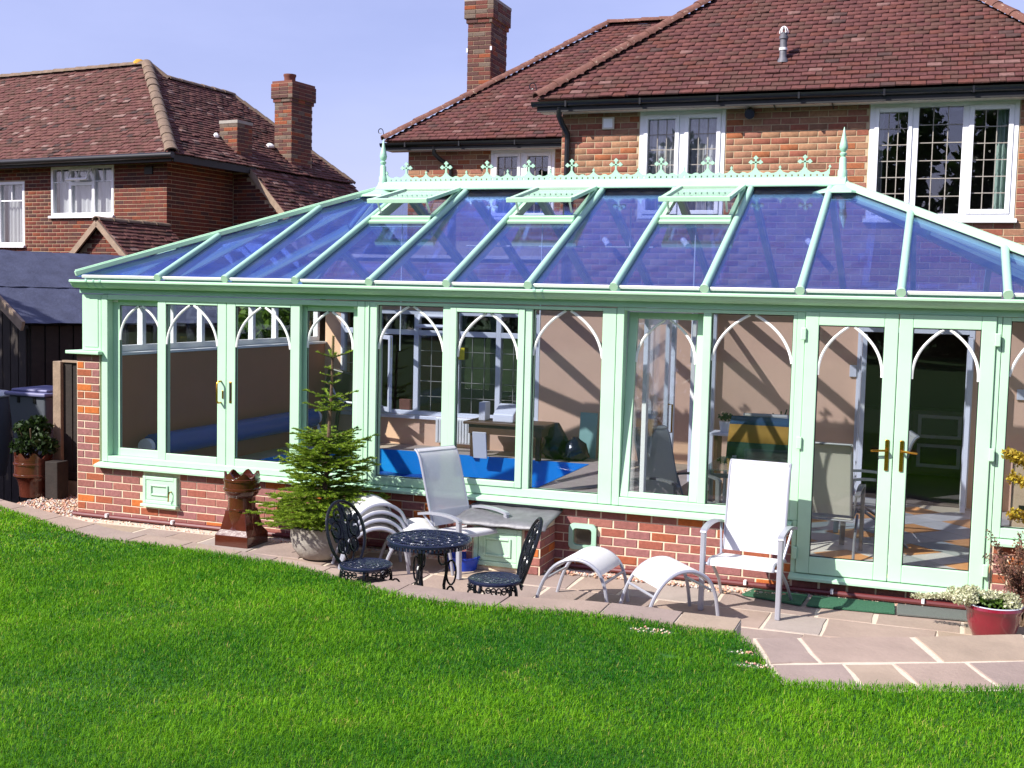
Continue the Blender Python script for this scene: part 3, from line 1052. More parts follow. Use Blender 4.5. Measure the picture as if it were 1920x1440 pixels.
# corner post above the pier and its cap stone
MB().box(.068, .005, 1.662, .306, .24, 2.238).build('corner_post', MINT, CON, bevel=.006)
MB().box(.105, -.001, 1.70, .270, .004, 2.20).build('corner_post_panel', MINT, CON, bevel=.003)
MB().box(-.085, -.07, 1.626, .33, .30, 1.660).build('pier_cap', MINT, CON, bevel=.006)
# sills
MB().prism([(-.075, .478), (-.075, .505), (.03, .53), (.12, .53), (.12, .478)], lambda u, w, t: (t, u, w), .27, 7.255).build('sill', MINT, CON, bevel=.004)
MB().prism([(-.075, .478), (-.075, .505), (.03, .53), (.12, .53), (.12, .478)], lambda u, w, t: (t, u, w), 8.78, 9.72).build('sill', MINT, CON, bevel=.004)

# ---- bay 1: two sliding leaves before two fixed lights
f1 = rect_frame(MB(), .312, 3.300, .532, 2.238, .075, .0, .13, wt=.05, wb=.06).build('bay_frame', MINT, CON, bevel=.005)
for i, (a, b) in enumerate(((.387, 1.06), (2.56, 3.225))):
    fl = rect_frame(MB(), a, b, .592, 2.188, .085, .085, .125, wt=.055, wb=.08).build('fixed_light', MINT, CON, bevel=.005)
    pane(fl, a + .085, b - .085, .672, 2.133, .10)
    arch_bars(fl, a + .09, b - .09, 2.128, 1.78, .092)
    MB().box((a + .02) if i == 0 else (b - .07), .055, 2.165, (a + .07) if i == 0 else (b - .02), .082, 2.185).build('track_stop', M['white_bar'], fl, bevel=.004)
for i, (a, b) in enumerate(((.986, 1.789), (1.794, 2.606))):
    lf = rect_frame(MB(), a, b, .565, 2.226, .10, .012, .062, wt=.068, wb=.10).build('sliding_door', MINT, CON, bevel=.006)
    pane(lf, a + .10, b - .10, .665, 2.158, .03)
    arch_bars(lf, a + .105, b - .105, 2.152, 1.76, .024)
    if i == 0:
        hm = MB()
        hx = b - .055
        hm.tube([(hx, .01, 1.42), (hx, -.035, 1.42), (hx - .006, -.05, 1.40), (hx - .006, -.05, 1.23), (hx, -.035, 1.21), (hx, .01, 1.21)], .009, 8)
        hm.build('handle', M['brass'], lf, True)
        MB().box(hx + .012, .005, 1.25, hx + .028, .012, 1.33).build('lock_plate', M['brass'], lf, bevel=.003)
    else:
        MB().box(a + .035, .006, 1.21, a + .062, .0115, 1.42).build('flush_pull', M['brass'], lf, bevel=.003)
        MB().box(a + .042, .002, 1.23, a + .055, .0055, 1.40).build('flush_pull_recess', M['gasket'], lf)

# ---- bay 2: three lights
f2 = rect_frame(MB(), 3.304, 5.712, .532, 2.238, .122, .0, .11, wt=.03, wb=.078)
f2.box(4.092, .0, .61, 4.166, .11, 2.208)
f2.box(4.884, .0, .61, 4.948, .11, 2.208)
f2 = f2.build('bay_frame', MINT, CON, bevel=.005)
MB().box(3.338, -.012, .535, 3.35, -.001, 2.235).build('cover_strip', MINT, CON, bevel=.003)
pane(f2, 3.426, 4.092, .61, 2.208, .045)
arch_bars(f2, 3.430, 4.088, 2.202, 1.80, .038)
pane(f2, 4.948, 5.590, .61, 2.208, .045)
arch_bars(f2, 4.952, 5.586, 2.202, 1.80, .038)
cs = rect_frame(MB(), 4.168, 4.882, .612, 2.206, .062, -.012, .06, wt=.04, wb=.05).build('casement', MINT, CON, bevel=.005)
pane(cs, 4.230, 4.820, .662, 2.166, .03)
arch_bars(cs, 4.234, 4.816, 2.160, 1.76, .024)

# ---- bay 3: tilting light and fixed light
f3 = rect_frame(MB(), 5.716, 7.296, .532, 2.246, .065, .0, .11, wt=.03, wb=.072)
f3.box(6.462, .0, .604, 6.53, .11, 2.216)
f3.box(7.20, .001, .604, 7.231, .109, 2.216)
f3 = f3.build('bay_frame', MINT, CON, bevel=.005)
pane(f3, 6.53, 7.20, .604, 2.216, .045)
arch_bars(f3, 6.534, 7.196, 2.210, 1.82, .038)
sash = holder('tilting_window', CON, (6.12, .03, .606))
sf = rect_frame(MB(), 5.784, 6.460, .606, 2.212, .075, .012, .06, wt=.055, wb=.05).build('sash', MINT, sash, bevel=.005)
pn = MB().box(5.859, .03, .656, 6.385, .036, 2.157).build('pane', M['glass'], sash)
for sgn in (0,):
    arch_bars(sash, 5.863, 6.381, 2.150, 1.78, .024)
sash.rotation_euler = (math.radians(-5.5), 0, 0)

# ---- the pair of doors
jm = MB()
jm.box(7.258, -.004, .10, 7.2955, .10, .531)
jm.box(8.735, -.004, .10, 8.772, .10, 2.246)
jm.build('door_frame', MINT, CON, bevel=.004)
MB().prism([(-.10, .058), (-.10, .082), (-.0, .100), (.10, .100), (.10, .058)], lambda u, w, t: (t, u, w), 7.25, 8.79).build('door_sill', MINT, CON, bevel=.004)
for i, (a, b) in enumerate(((7.30, 8.017), (8.022, 8.732))):
    dl = rect_frame(MB(), a, b, .106, 2.247, .105, -.022, .045, wt=.105, wb=.14).build('door', MINT, CON, bevel=.006)
    pane(dl, a + .105, b - .105, .246, 2.142, .008)
    arch_bars(dl, a + .11, b - .11, 2.136, 1.74, .001)
    hx = (b - .045) if i == 0 else (a + .062)
    sg = -1 if i == 0 else 1
    MB().box(hx - .016, -.034, 1.0, hx + .016, -.0225, 1.25).build('handle_plate', M['brass'], dl, bevel=.008)
    hm = MB()
    hm.tube([(hx, -.03, 1.165), (hx, -.065, 1.165), (hx + sg * .012, -.073, 1.165), (hx + sg * .12, -.073, 1.158)], .0095, 8)
    hm.build('handle', M['brass'], dl, True)
    hgx = a - .012 if i == 0 else b + .012
    for hz in (.22, 1.13, 2.02):
        MB().box(hgx - .02, -.046, hz, hgx + .02, -.024, hz + .10).build('hinge', MINT, dl, bevel=.006)

# ---- bay at the right
f4 = rect_frame(MB(), 8.776, 9.66, .532, 2.246, .062, .0, .11, wt=.03, wb=.078).build('bay_frame', MINT, CON, bevel=.005)
pane(f4, 8.838, 9.598, .61, 2.216, .045)
arch_bars(f4, 8.842, 9.594, 2.210, 1.79, .038)

# ---- eaves beam and gutter
MB().box(.05, -.012, 2.248, 9.68, .16, 2.372).build('eaves_beam', M['mint_rafter'], CON, bevel=.004)
MB().box(.03, .165, 2.248, .16, 4.5, 2.372).build('eaves_beam', M['mint_rafter'], CON, bevel=.004)
MB().box(9.57, .165, 2.248, 9.70, 4.5, 2.372).build('eaves_beam', M['mint_rafter'], CON, bevel=.004)
gp = [(-.03, 2.300), (-.075, 2.300), (-.105, 2.312), (-.128, 2.335), (-.134, 2.352), (-.156, 2.358), (-.158, 2.374), (-.150, 2.382), (-.135, 2.374), (-.118, 2.345), (-.09, 2.322), (-.045, 2.315), (-.03, 2.382), (-.018, 2.382), (-.018, 2.300)]
MB().prism(gp, lambda u, w, t: (t, u, w), .04, 9.80).build('gutter', MINT, CON, True, angle=30)
for gx in (.24, .33, .41, 5.00, 5.07):
    ring = [(u * 1.06 + .004, (w - 2.34) * 1.10 + 2.34) for u, w in gp]
    MB().prism(ring, lambda u, w, t: (t, u, w), gx, gx + .022).build('gutter_bracket', M['mint_rafter'], CON, bevel=.002)

# ---- hipped glass roof
YE, ZE, YR, ZR, YB = -.12, 2.42, 2.21, 3.47, 4.54
SL = (ZR - ZE) / (YR - YE)
RX0, RX1 = 2.37, 7.36
CX0, CX1 = .09, 9.68
rx = [None] + [.346 + .768 * i for i in range(1, 12)]
NF = Vector((0, -SL, 1)).normalized()
def front(x, y):
    return Vector((x, y, ZE + SL * (y - YE)))
def back(x, y):
    return Vector((x, y, ZE + SL * (YB - y)))
def hip_y(x):
    if x < RX0:
        return YE + (YR - YE) * (x - CX0) / (RX0 - CX0)
    if x > RX1:
        return YE + (YR - YE) * (CX1 - x) / (CX1 - RX1)
    return YR
def plate(pts, nrm, t, name, m, parent=None):
    nrm = Vector(nrm)
    k = len(pts)
    mb = MB()
    mb.add([Vector(q) for q in pts] + [Vector(q) - nrm * t for q in pts],
           [tuple(range(k)), tuple(range(2 * k - 1, k - 1, -1))] + [((i + 1) % k, i, k + i, k + (i + 1) % k) for i in range(k)])
    return mb.build(name, m, parent or CON)
xs_ = [CX0] + rx[1:] + [CX1]
vented = {3, 5, 7}
YV0, YV1 = 1.30, 2.10
for i in range(12):
    a, b = xs_[i], xs_[i + 1]
    g = .012
    a2, b2 = a + g, b - g
    y_top = YV0 if i in vented else None
    if y_top:
        poly = [front(a2, YE), front(b2, YE), front(b2, y_top), front(a2, y_top)]
    else:
        poly = [front(a2 if i else a + .06, YE), front(b2 if i < 11 else b - .06, YE)]
        if i < 11:
            poly.append(front(b2, hip_y(b2) - .03))
        if a2 < RX0 < b2:
            poly.append(front(RX0, YR - .03))
        if a2 < RX1 < b2:
            poly.append(front(RX1, YR - .03))
        if i > 0:
            poly.append(front(a2, hip_y(a2) - .03))
    plate(poly, NF, .010, 'roof_pane', M['glass_roof'])
    # aluminium lip at the foot of each pane
    fa, fb = max(a + .045, CX0 + .10), min(b - .045, CX1 - .16)
    lip = MB()
    c0, c1 = front(fa, YE - .012), front(fb, YE - .012)
    lip.bar(c0 + NF * .003, c1 + NF * .003, .022, .022, NF)
    lip.build('pane_lip', M['white_bar'], CON)
    MB().box(fa, YE + .02, 2.376, fb, YE + .035, 2.416).build('eaves_filler', M['mint_rafter'], CON)
for i in range(1, 12):
    x = rx[i]
    a, b = front(x, YE - .03) + NF * .014, front(x, hip_y(x) - (.02 if 2 < i < 10 else .05)) + NF * .014
    mb = MB()
    mb.tube([a, b], .033, 12)
    d = (b - a).normalized()
    r_ = mb.build('rafter', M['mint_rafter'], CON, True)
    MB().tube([a - d * .012, a + d * .012], .038, 14).build('rafter_end_cap', MINT, r_, True)
    mb = MB()
    mb.bar(front(x, YE + .1) - NF * .06, front(x, hip_y(x) - .06) - NF * .06, .045, .08, NF)
    mb.build('rafter_body', M['mint_rafter'], r_)
# hips
for cx, rxx in ((CX0, RX0), (CX1, RX1)):
    for fn, ye in ((front, YE), (back, YB)):
        a, b = fn(cx, ye), fn(rxx, YR)
        mb = MB()
        mb.bar(a + Z * .022, b + Z * .022, .10, .05)
        mb.bar(a + Z * .052, b + Z * .052, .062, .018)
        mb.bar(a.lerp(b, .04) - Z * .06, b - Z * .06, .05, .08)
        mb.build('hip_bar', MINT if fn is front else M['mint_rafter'], CON, bevel=.006)
# rear slope and end slopes
NBk = Vector((0, SL, 1)).normalized()
for i in range(12):
    a, b = xs_[i] + .012, xs_[i + 1] - .012
    def by(x):
        return YB - (hip_y(x) - YE)
    poly = [back(b, YB), back(a, YB)]
    if i > 0:
        poly.append(back(a, by(a) + .03))
    if a < RX0 < b:
        poly.append(back(RX0, YR + .03))
    if a < RX1 < b:
        poly.append(back(RX1, YR + .03))
    if i < 11:
        poly.append(back(b, by(b) + .03))
    plate(poly, NBk, .010, 'roof_pane', M['glass_roof'])
    if i > 0:
        x = xs_[i]
        MB().bar(back(x, YB) + NBk * .0, back(x, by(x) + .05) + NBk * .0, .055, .11, NBk).build('rafter', M['mint_rafter'], CON)
for cx, rxx in ((CX0, RX0), (CX1, RX1)):
    sg = 1 if rxx > cx else -1
    sl = (ZR - ZE) / abs(rxx - cx)
    NE = Vector((-sg * sl, 0, 1)).normalized()
    def end(y, t):      # t: 0 eave, 1 ridge level
        return Vector((cx + sg * abs(rxx - cx) * t, y, ZE + (ZR - ZE) * t))
    ysn = [YE, .66, 1.43, 2.21, 2.99, 3.76, YB]
    for j in range(6):
        a, b = ysn[j], ysn[j + 1]
        def te(y):
            return 1 - abs(y - YR) / (YR - YE)
        pts = [end(a + .012, 0), end(b - .012, 0), end(b - .012, max(te(b) - .03, 0)), end(a + .012, max(te(a) - .03, 0))]
        if j == 0:
            pts.pop(3)
        if j == 5:
            pts.pop(2)
        plate(pts, NE, .010, 'roof_pane', M['glass_roof'])
        if j:
            MB().bar(end(a, 0) + NE * .005, end(a, te(a) - .03) + NE * .005, .055, .10, NE).build('rafter', M['mint_rafter'], CON)
MB().box(-.06, 4.50, 2.28, 9.68, 4.68, 2.40).build('box_gutter', M['mint_rafter'], CON)
# ridge, its end hoods, cresting and finials
rp = [(-.115, 3.462), (-.118, 3.478), (-.05, 3.535), (-.035, 3.56), (.035, 3.56), (.05, 3.535), (.118, 3.478), (.115, 3.462)]
MB().prism(rp, lambda u, w, t: (t, YR + u, w), RX0 - .04, RX1 + .04).build('ridge', M['mint_pale'], CON, bevel=.004)
MB().box(RX0, YR - .075, 3.37, RX1, YR + .075, 3.455).build('ridge_shade_strip', M['gasket'], CON)  # black strip standing in for the dark shading under the ridge
for x in (RX0, RX1):
    MB().lathe([(.29, 3.385), (.285, 3.405), (.17, 3.445), (.09, 3.49), (.055, 3.53), (.05, 3.555), (.0, 3.556)], 8, (x, YR, 0)).build('ridge_hood', M['mint_pale'], CON, True, angle=25)
    fin = [(.046, 3.54), (.046, 3.62), (.036, 3.63), (.034, 3.735), (.026, 3.75), (.018, 3.755), (.034, 3.775), (.034, 3.79), (.018, 3.80), (.036, 3.822), (.042, 3.85), (.034, 3.89), (.018, 3.96), (.004, 4.04), (0, 4.045)]
    MB().lathe(fin, 16, (x, YR, 0)).build('finial', M['mint_pale'], CON, True, angle=50)
P = .482
def crest_mesh():
    mb = MB()
    to3 = lambda u, w, t: (u, t, w)
    y0, y1 = -.009, .009
    N = 64
    top = []
    for k in range(N + 1):
        u = -P / 2 + P * k / N
        d0 = abs(u)
        d1 = P / 2 - abs(u)
        h = .042 + .085 * math.exp(-d0 / .030) + .058 * math.exp(-d1 / .026)
        q = abs(abs(u) - P / 4)
        h += .016 * max(0, 1 - (q / .035) ** 2)
        top.append((u, h))
    for k in range(N):
        (ua, ha), (ub, hb) = top[k], top[k + 1]
        uc = (ua + ub) / 2
        hole = min(abs(((uc / (P / 8)) + .5) % 1 - .5) * P / 8, 1)
        if hole < .008:
            mb.prism([(ua, 0), (ub, 0), (ub, .010), (ua, .010)], to3, y0, y1)
            mb.prism([(ua, .030), (ub, .030), (ub, hb), (ua, ha)], to3, y0, y1)
        else:
            mb.prism([(ua, 0), (ub, 0), (ub, hb), (ua, ha)], to3, y0, y1)
    def lobe(cx, cz, r):
        mb.prism([(cx - r, cz), (cx, cz - r * .8), (cx + r, cz), (cx, cz + r)], to3, y0 - .002, y1 + .002)
    mb.prism([(-.009, .10), (.009, .10), (.009, .20), (-.009, .20)], to3, y0 - .001, y1 + .001)
    mb.prism([(-.04, .148), (.04, .148), (.04, .162), (-.04, .162)], to3, y0 - .001, y1 + .001)
    lobe(0, .198, .026); lobe(-.047, .155, .026); lobe(.047, .155, .026)
    for s in (-1, 1):
        mb.prism([(s * P / 2 - .014, .10), (s * P / 2, .088), (s * P / 2 + .014, .10), (s * P / 2, .124)], to3, y0, y1)
    return mb.mesh('cresting', M['mint_pale'])
cm = crest_mesh()
for k in range(10):
    ob = bpy.data.objects.new('cresting', cm)
    COL.objects.link(ob)
    ob.location = (2.66 + P * k, YR, 3.56)
    ob.parent = CON
    ob.matrix_parent_inverse = world_matrix(CON).inverted()
# three opening roof lights, propped open
for i in sorted(vented):
    a, b = xs_[i] + .045, xs_[i + 1] - .045
    rv = holder('roof_light', CON, front((a + b) / 2, YV1))
    fr = MB()
    fr.bar(front(a, YV0 + .02) + NF * .03, front(b, YV0 + .02) + NF * .03, .05, .05, NF)
    fr.bar(front(a, YV0 - .035) + NF * .016, front(b, YV0 - .035) + NF * .016, .05, .03, NF)
    fr.bar(front(a, YV1) + NF * .02, front(b, YV1) + NF * .02, .05, .05, NF)
    for x in (a + .02, b - .02):
        fr.bar(front(x, YV0) + NF * .022, front(x, YV1) + NF * .022, .04, .045, NF)
    fr.build('kerb_frame', MINT, rv, bevel=.004)
    th = math.atan(SL) - math.radians(11.5)
    hinge = front(0, YV1) + NF * .05
    Ls = (YV1 - YV0 + .03) / math.cos(math.atan(SL))
    dn = Vector((0, -math.cos(th), -math.sin(th)))
    nn = Vector((0, -math.sin(th), math.cos(th)))
    def sp(x, s, t=0):
        return Vector((x, hinge.y, hinge.z)) + dn * s + nn * t
    sm = MB()
    sm.bar(sp(a, .02), sp(b, .02), .055, .035, nn)
    sm.bar(sp(a, Ls - .025), sp(b, Ls - .025), .055, .045, nn)
    for x in (a + .025, b - .025):
        sm.bar(sp(x, .05), sp(x, Ls - .05), .05, .035, nn)
    sm.build('roof_light_sash', MINT, rv, bevel=.004)
    plate([sp(a + .05, .05), sp(b - .05, .05), sp(b - .05, Ls - .05), sp(a + .05, Ls - .05)], nn, .008, 'roof_light_pane', M['glass_vent'], rv)
    ar = MB()
    for x in (b - .06, a + .06):
        ar.bar(front(x, YV0 + .12) + NF * .05, sp(x, Ls - .12, -.02), .02, .008)
    ar.build('stay', M['white_bar'], rv)
    xm = (a + b) / 2
    MB().tube([front(xm, YV0 + .03) - NF * .02, front(xm, YV0 + .03) - Vector((0, 0, 1.35))], .007, 6).build('winding_rod', M['white_bar'], rv, True)
# left side wall: plastered inside below, lights above
MB().box(.02, .262, FLOOR - .1, .285, 4.69, 1.60).build('side_wall', M['peach_shaded'], CON)
MB().box(-.02, .262, 1.604, .31, 4.69, 1.632).build('side_sill', M['upvc'], CON, bevel=.004)
sw = MB()
sw.box(.12, .262, 1.634, .19, 4.69, 1.70)
sw.box(.12, .262, 2.18, .19, 4.69, 2.245)
for k in range(9):
    y = .27 + k * .545
    sw.box(.12, y, 1.70, .19, y + .06, 2.18)
sw = sw.build('side_frame', M['upvc'], CON, bevel=.003)
for k in range(8):
    y = .33 + k * .545
    MB().box(.15, y, 1.70, .156, y + .485, 2.18).build('pane', M['glass'], sw)
# right side wall
MB().box(9.45, .25, FLOOR - .1, 9.68, 4.69, .475).build('side_wall', M['peach'], CON)
sw = MB()
sw.box(9.52, .25, .48, 9.60, 4.69, .60)
for k in range(7):
    y = .26 + k * .735
    sw.box(9.52, y, .60, 9.60, y + .07, 2.245)
sw = sw.build('side_frame', MINT, CON, bevel=.003)
for k in range(6):
    y = .33 + k * .735
    MB().box(9.55, y, .60, 9.556, y + .665, 2.245).build('pane', M['glass'], sw)
# small things fixed to the wall: hatch and cat flap
h = holder('access_hatch', CON, (1.05, 0, .27))
rect_frame(MB(), .845, 1.25, .15, .425, .035, -.035, .02).build('hatch_frame', MINT, h, bevel=.004)
MB().box(.882, -.028, .187, 1.213, .0, .388).build('hatch_door', MINT, h, bevel=.004)
rect_frame(MB(), .935, 1.15, .235, .345, .018, -.042, -.0285).build('hatch_moulding', MINT, h, bevel=.005)
MB().box(.835, -.065, .118, 1.262, .02, .148).build('hatch_sill', MINT, h, bevel=.004)
MB().tube([(1.185, -.03, .285), (1.185, -.06, .285), (1.178, -.065, .255), (1.172, -.062, .19)], .007, 8).build('handle', M['brass'], h, True)
h = holder('cat_flap', CON, (5.47, 0, .23))
def rrect(x0, x1, z0, z1, r, n=6):
    pts = []
    for cx, cz, s in ((x1 - r, z1 - r, 0), (x0 + r, z1 - r, 1), (x0 + r, z0 + r, 2), (x1 - r, z0 + r, 3)):
        for k in range(n + 1):
            t = PI / 2 * (s + k / n)
            pts.append((cx + r * math.cos(t), cz + r * math.sin(t)))
    return pts
o_, i_ = rrect(5.345, 5.595, .115, .345, .045), rrect(5.385, 5.555, .155, .305, .03)
mb = MB()
k = len(o_)
vs = [(u, -.03, w) for u, w in o_] + [(u, -.036, w) for u, w in i_] + [(u, .01, w) for u, w in o_] + [(u, .01, w) for u, w in i_]
fs = []
for j in range(k):
    q = (j + 1) % k
    fs += [(j, q, k + q, k + j), (q, j, 2 * k + j, 2 * k + q), (k + j, k + q, 3 * k + q, 3 * k + j)]
mb.add(vs, fs)
mb.build('flap_frame', M['mint_pale'], h, True, angle=30)
MB().prism(i_, lambda u, w, t: (u, t, w), -.012, -.008).build('flap_pane', M['glass'], h)

# ================================================================== WINDOWS FOR HOUSES
def wavy_curtain(parent, name, O, ux, uz, uin, x0, x1, z0, z1, d, m, waves=7, amp=.025):
    O, ux, uz, uin = Vector(O), Vector(ux), Vector(uz), Vector(uin)
    N = waves * 6
    mb = MB()
    vs = []
    for k in range(N + 1):
        x = x0 + (x1 - x0) * k / N
        y = d + amp * math.sin(2 * PI * waves * k / N) + .008 * math.sin(9.1 * k)
        vs += [O + ux * x + uin * y + uz * z0, O + ux * x + uin * (y * .9 + d * .1) + uz * z1]
    mb.add(vs, [(2 * k, 2 * k + 2, 2 * k + 3, 2 * k + 1) for k in range(N)])
    return mb.build(name, m, parent, True, angle=180)

def house_window(parent, O, ux, uz, uin, x0, x1, z0, z1, splits, lead=(3, 6), sill=True, curtain=None, transom=None, room=True, openers=()):
    """white casement window: frame, sashes, panes, lead bars, a dim room behind"""
    O, ux, uz, uin = Vector(O), Vector(ux), Vector(uz), Vector(uin)
    wdw = holder('window', parent, O + ux * (x0 + x1) / 2 + uz * z0)
    def B(mb, a, b, c, d, y0, y1):
        mb.obox(O + ux * (a + b) / 2 + uz * (c + d) / 2 + uin * (y0 + y1) / 2, ux * abs(b - a) / 2, uin * abs(y1 - y0) / 2, uz * abs(d - c) / 2)
    fr = MB()
    w = .055
    B(fr, x0, x0 + w, z0, z1, -.005, .09); B(fr, x1 - w, x1, z0, z1, -.005, .09)
    B(fr, x0 + w, x1 - w, z0, z0 + w, -.005, .09); B(fr, x0 + w, x1 - w, z1 - w, z1, -.005, .09)
    xs = [x0 + w] + [x0 + (x1 - x0) * t for t in splits] + [x1 - w]
    for x in xs[1:-1]:
        B(fr, x - .035, x + .035, z0 + w, z1 - w, -.003, .088)
    fr.build('window_frame', M['upvc'], wdw, bevel=.004)
    for k in range(len(xs) - 1):
        a = xs[k] + (.035 if k else 0)
        b = xs[k + 1] - (.035 if k < len(xs) - 2 else 0)
        c, d = z0 + w, z1 - w
        if k in openers:
            sm = MB()
            B(sm, a, a + .05, c, d, -.02, .05); B(sm, b - .05, b, c, d, -.02, .05)
            B(sm, a + .05, b - .05, c, c + .05, -.02, .05); B(sm, a + .05, b - .05, d - .05, d, -.02, .05)
            sm.build('sash', M['upvc'], wdw, bevel=.004)
            a, b, c, d = a + .05, b - .05, c + .05, d - .05
        pm = MB()
        B(pm, a, b, c, d, .04, .05)
        pm.build('pane', M['glass_house'], wdw)
        lm = MB()
        nx, nz_ = lead
        for q in range(1, nx):
            B(lm, a + (b - a) * q / nx - .005, a + (b - a) * q / nx + .005, c, d, .033, .039)
        for q in range(1, nz_):
            B(lm, a, b, c + (d - c) * q / nz_ - .005, c + (d - c) * q / nz_ + .005, .030, .0325)
        if nx > 1 or nz_ > 1:
            lm.build('leading', M['conc'], wdw)
    if sill:
        sm = MB()
        B(sm, x0 - .03, x1 + .03, z0 - .05, z0 - .004, -.06, .1)
        sm.build('window_sill', M['upvc'], wdw, bevel=.006)
    if room:
        rm = MB()
        D = 1.8
        p = lambda x, y, z: O + ux * x + uin * y + uz * z
        a, b, c, d = x0 - .5, x1 + .5, z0 - .6, z1 + .1
        vs = [p(a, .26, c), p(b, .26, c), p(b, .26, d), p(a, .26, d), p(a, D, c), p(b, D, c), p(b, D, d), p(a, D, d)]
        rm.add(vs, [(4, 5, 6, 7), (0, 4, 7, 3), (1, 2, 6, 5), (0, 1, 5, 4), (3, 7, 6, 2)])
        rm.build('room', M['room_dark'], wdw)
    return wdw

# ================================================================== THE HOUSE
HOUSE = thing('brick_house', 'brown brick house with plum tiled hipped roofs behind the conservatory', 'house', (6.7, 6.5, FLOOR))
D1 = 4.70
winA = (4.69, 5.76, 3.33, 4.665)
winB = (7.45, 9.06, 3.33, 4.665)
wl = wall_panel(HOUSE, 'rear_wall', (0, D1 + .006, 0), X, Z, Y, 3.665, 9.86, 2.36, 4.76, [winA, winB], .25, M['mortar_dark'])
pcs = brick_pieces((0, D1, 0), X, Z, Y, 3.665, 9.86, 2.36, 2.36 + 31 * .0775, [winA, winB], .2205, .0775, BR_OLD, W_OLD)
lay_pieces(wl, 'brick', pcs, BR_OLD, 300, 'brickwork')
MB().box(3.67, D1 + .26, 2.36, 3.9, 12, 4.76).build('side_wall', M['mortar_dark'], HOUSE)
MB().box(9.62, D1 + .26, -.1, 9.86, 12, 4.76).build('side_wall', M['mortar_dark'], HOUSE)
MB().box(3.9, 11.8, -.1, 9.62, 12, 4.76).build('far_wall', M['mortar_dark'], HOUSE)
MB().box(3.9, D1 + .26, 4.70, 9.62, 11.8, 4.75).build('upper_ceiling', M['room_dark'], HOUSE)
wA = house_window(HOUSE, (0, D1, 0), X, Z, Y, *winA, (.5,), (3, 6), False, openers=(0, 1))
for a, b in ((4.78, 5.19), (5.27, 5.69)):
    wavy_curtain(wA, 'curtain', (0, D1, 0), X, Z, Y, a, b, 3.35, 4.62, .125, M['curtain_dark'], 5)
wB = house_window(HOUSE, (0, D1, 0), X, Z, Y, *winB, (.315, .655), (3, 6), True, openers=(0, 2))
wavy_curtain(wB, 'curtain', (0, D1, 0), X, Z, Y, 8.83, 8.99, 3.35, 4.6, .16, M['curtain_green'], 3)
wavy_curtain(wB, 'curtain', (0, D1, 0), X, Z, Y, 7.5, 7.60, 3.35, 4.6, .2, M['curtain_dark'], 3)
MB().box(4.205, D1 - .03, 4.45, 4.36, D1 + .02, 4.60).build('air_vent', M['soffit'], HOUSE, bevel=.006)
MB().box(4.225, D1 - .034, 4.47, 4.34, D1 - .031, 4.58).build('air_vent_face', M['upvc'], HOUSE)
fl = MB()
fl.tube([(6.06, D1, 4.60), (6.06, D1 - .07, 4.60)], .02, 8)
fl.tube([(6.06, D1 - .07, 4.60), (6.07, D1 - .16, 4.56)], .06, 12)
fl.build('flood_lamp', M['black'], HOUSE, True)
for bx in (6.36, 7.03):
    MB().bar((bx, D1 + .0, 4.63), (bx, D1 - .26, 4.66), .012, .012).build('wire_bracket', M['black'], HOUSE)

# main roof
EY, EZ, P1 = D1 - .29, 4.80, math.radians(40)
ex0, ex1 = 3.41, 10.11
half = (ex1 - ex0) / 2
apex = Vector(((ex0 + ex1) / 2, EY + half, EZ + half * math.tan(P1)))
bk = EY + 2 * half
def roof_plane(parent, name, pts, m):
    mb = MB()
    mb.add(pts, [tuple(range(len(pts)))])
    return mb.build(name, m, parent)
tri = [Vector((ex0, EY, EZ)), Vector((ex1, EY, EZ)), apex]
rf = roof_plane(HOUSE, 'roof', tri, M['black_soft'])
roof_plane(rf, 'roof_slope', [Vector((ex0, bk, EZ)), Vector((ex0, EY, EZ)), apex], M['hip'])
roof_plane(rf, 'roof_slope', [Vector((ex1, EY, EZ)), Vector((ex1, bk, EZ)), apex], M['hip'])
roof_plane(rf, 'roof_slope', [Vector((ex1, bk, EZ)), Vector((ex0, bk, EZ)), apex], M['hip'])
s1 = Vector((0, math.cos(P1), math.sin(P1)))
n1 = Vector((0, -math.sin(P1), math.cos(P1)))
pcs = tile_rows((ex0, EY, EZ), X, s1, n1, [(0, -.03), (2 * half, -.03), (half, half / math.cos(P1))], .166, .098, TILES, W_TILE)
lay_pieces(rf, 'roof_tile', pcs, TILES, 300, 'roof_tiles')
def hip_tiles(parent, a, b, m, r=.10, step=.30):
    """overlapping half-round capping tiles along a hip or ridge, each its own piece"""
    a, b = Vector(a), Vector(b)
    L = (b - a).length
    d = (b - a).normalized()
    n = max(1, int(L / step))
    s = d.cross(Z).normalized()
    up = s.cross(d).normalized()
    for k in range(n):
        p0 = a + d * (L * k / n)
        p1 = a + d * (L * (k + 1) / n + .04)
        mb = MB()
        vs, N = [], 8
        for q, rr in ((p0, r * random.uniform(1.0, 1.12)), (p1, r * .9)):
            for j in range(N + 1):
                t = PI * (j / N) * .94 + .03 * PI
                vs.append(q + s * math.cos(t) * rr + up * (math.sin(t) * rr * .8 - .02))
            for j in range(N + 1):
                t = PI * (j / N) * .94 + .03 * PI
                vs.append(q + s * math.cos(t) * rr * .8 + up * (math.sin(t) * rr * .62 - .02))
        M1 = 2 * (N + 1)
        fs = []
        for j in range(N):
            fs += [(j, j + 1, M1 + j + 1, M1 + j), (N + 1 + j + 1, N + 1 + j, M1 + N + 1 + j, M1 + N + 2 + j), (j, N + 1 + j, N + 2 + j, j + 1), (M1 + j + 1, M1 + N + 2 + j, M1 + N + 1 + j, M1 + j)]
        mb.add(vs, fs)
        mb.build('hip_tile', m, parent, True, angle=50)
hip_tiles(rf, tri[0] + n1 * .05, apex + n1 * .05, M['hip'])
hip_tiles(rf, tri[1] + n1 * .05, apex + n1 * .05, M['hip'])
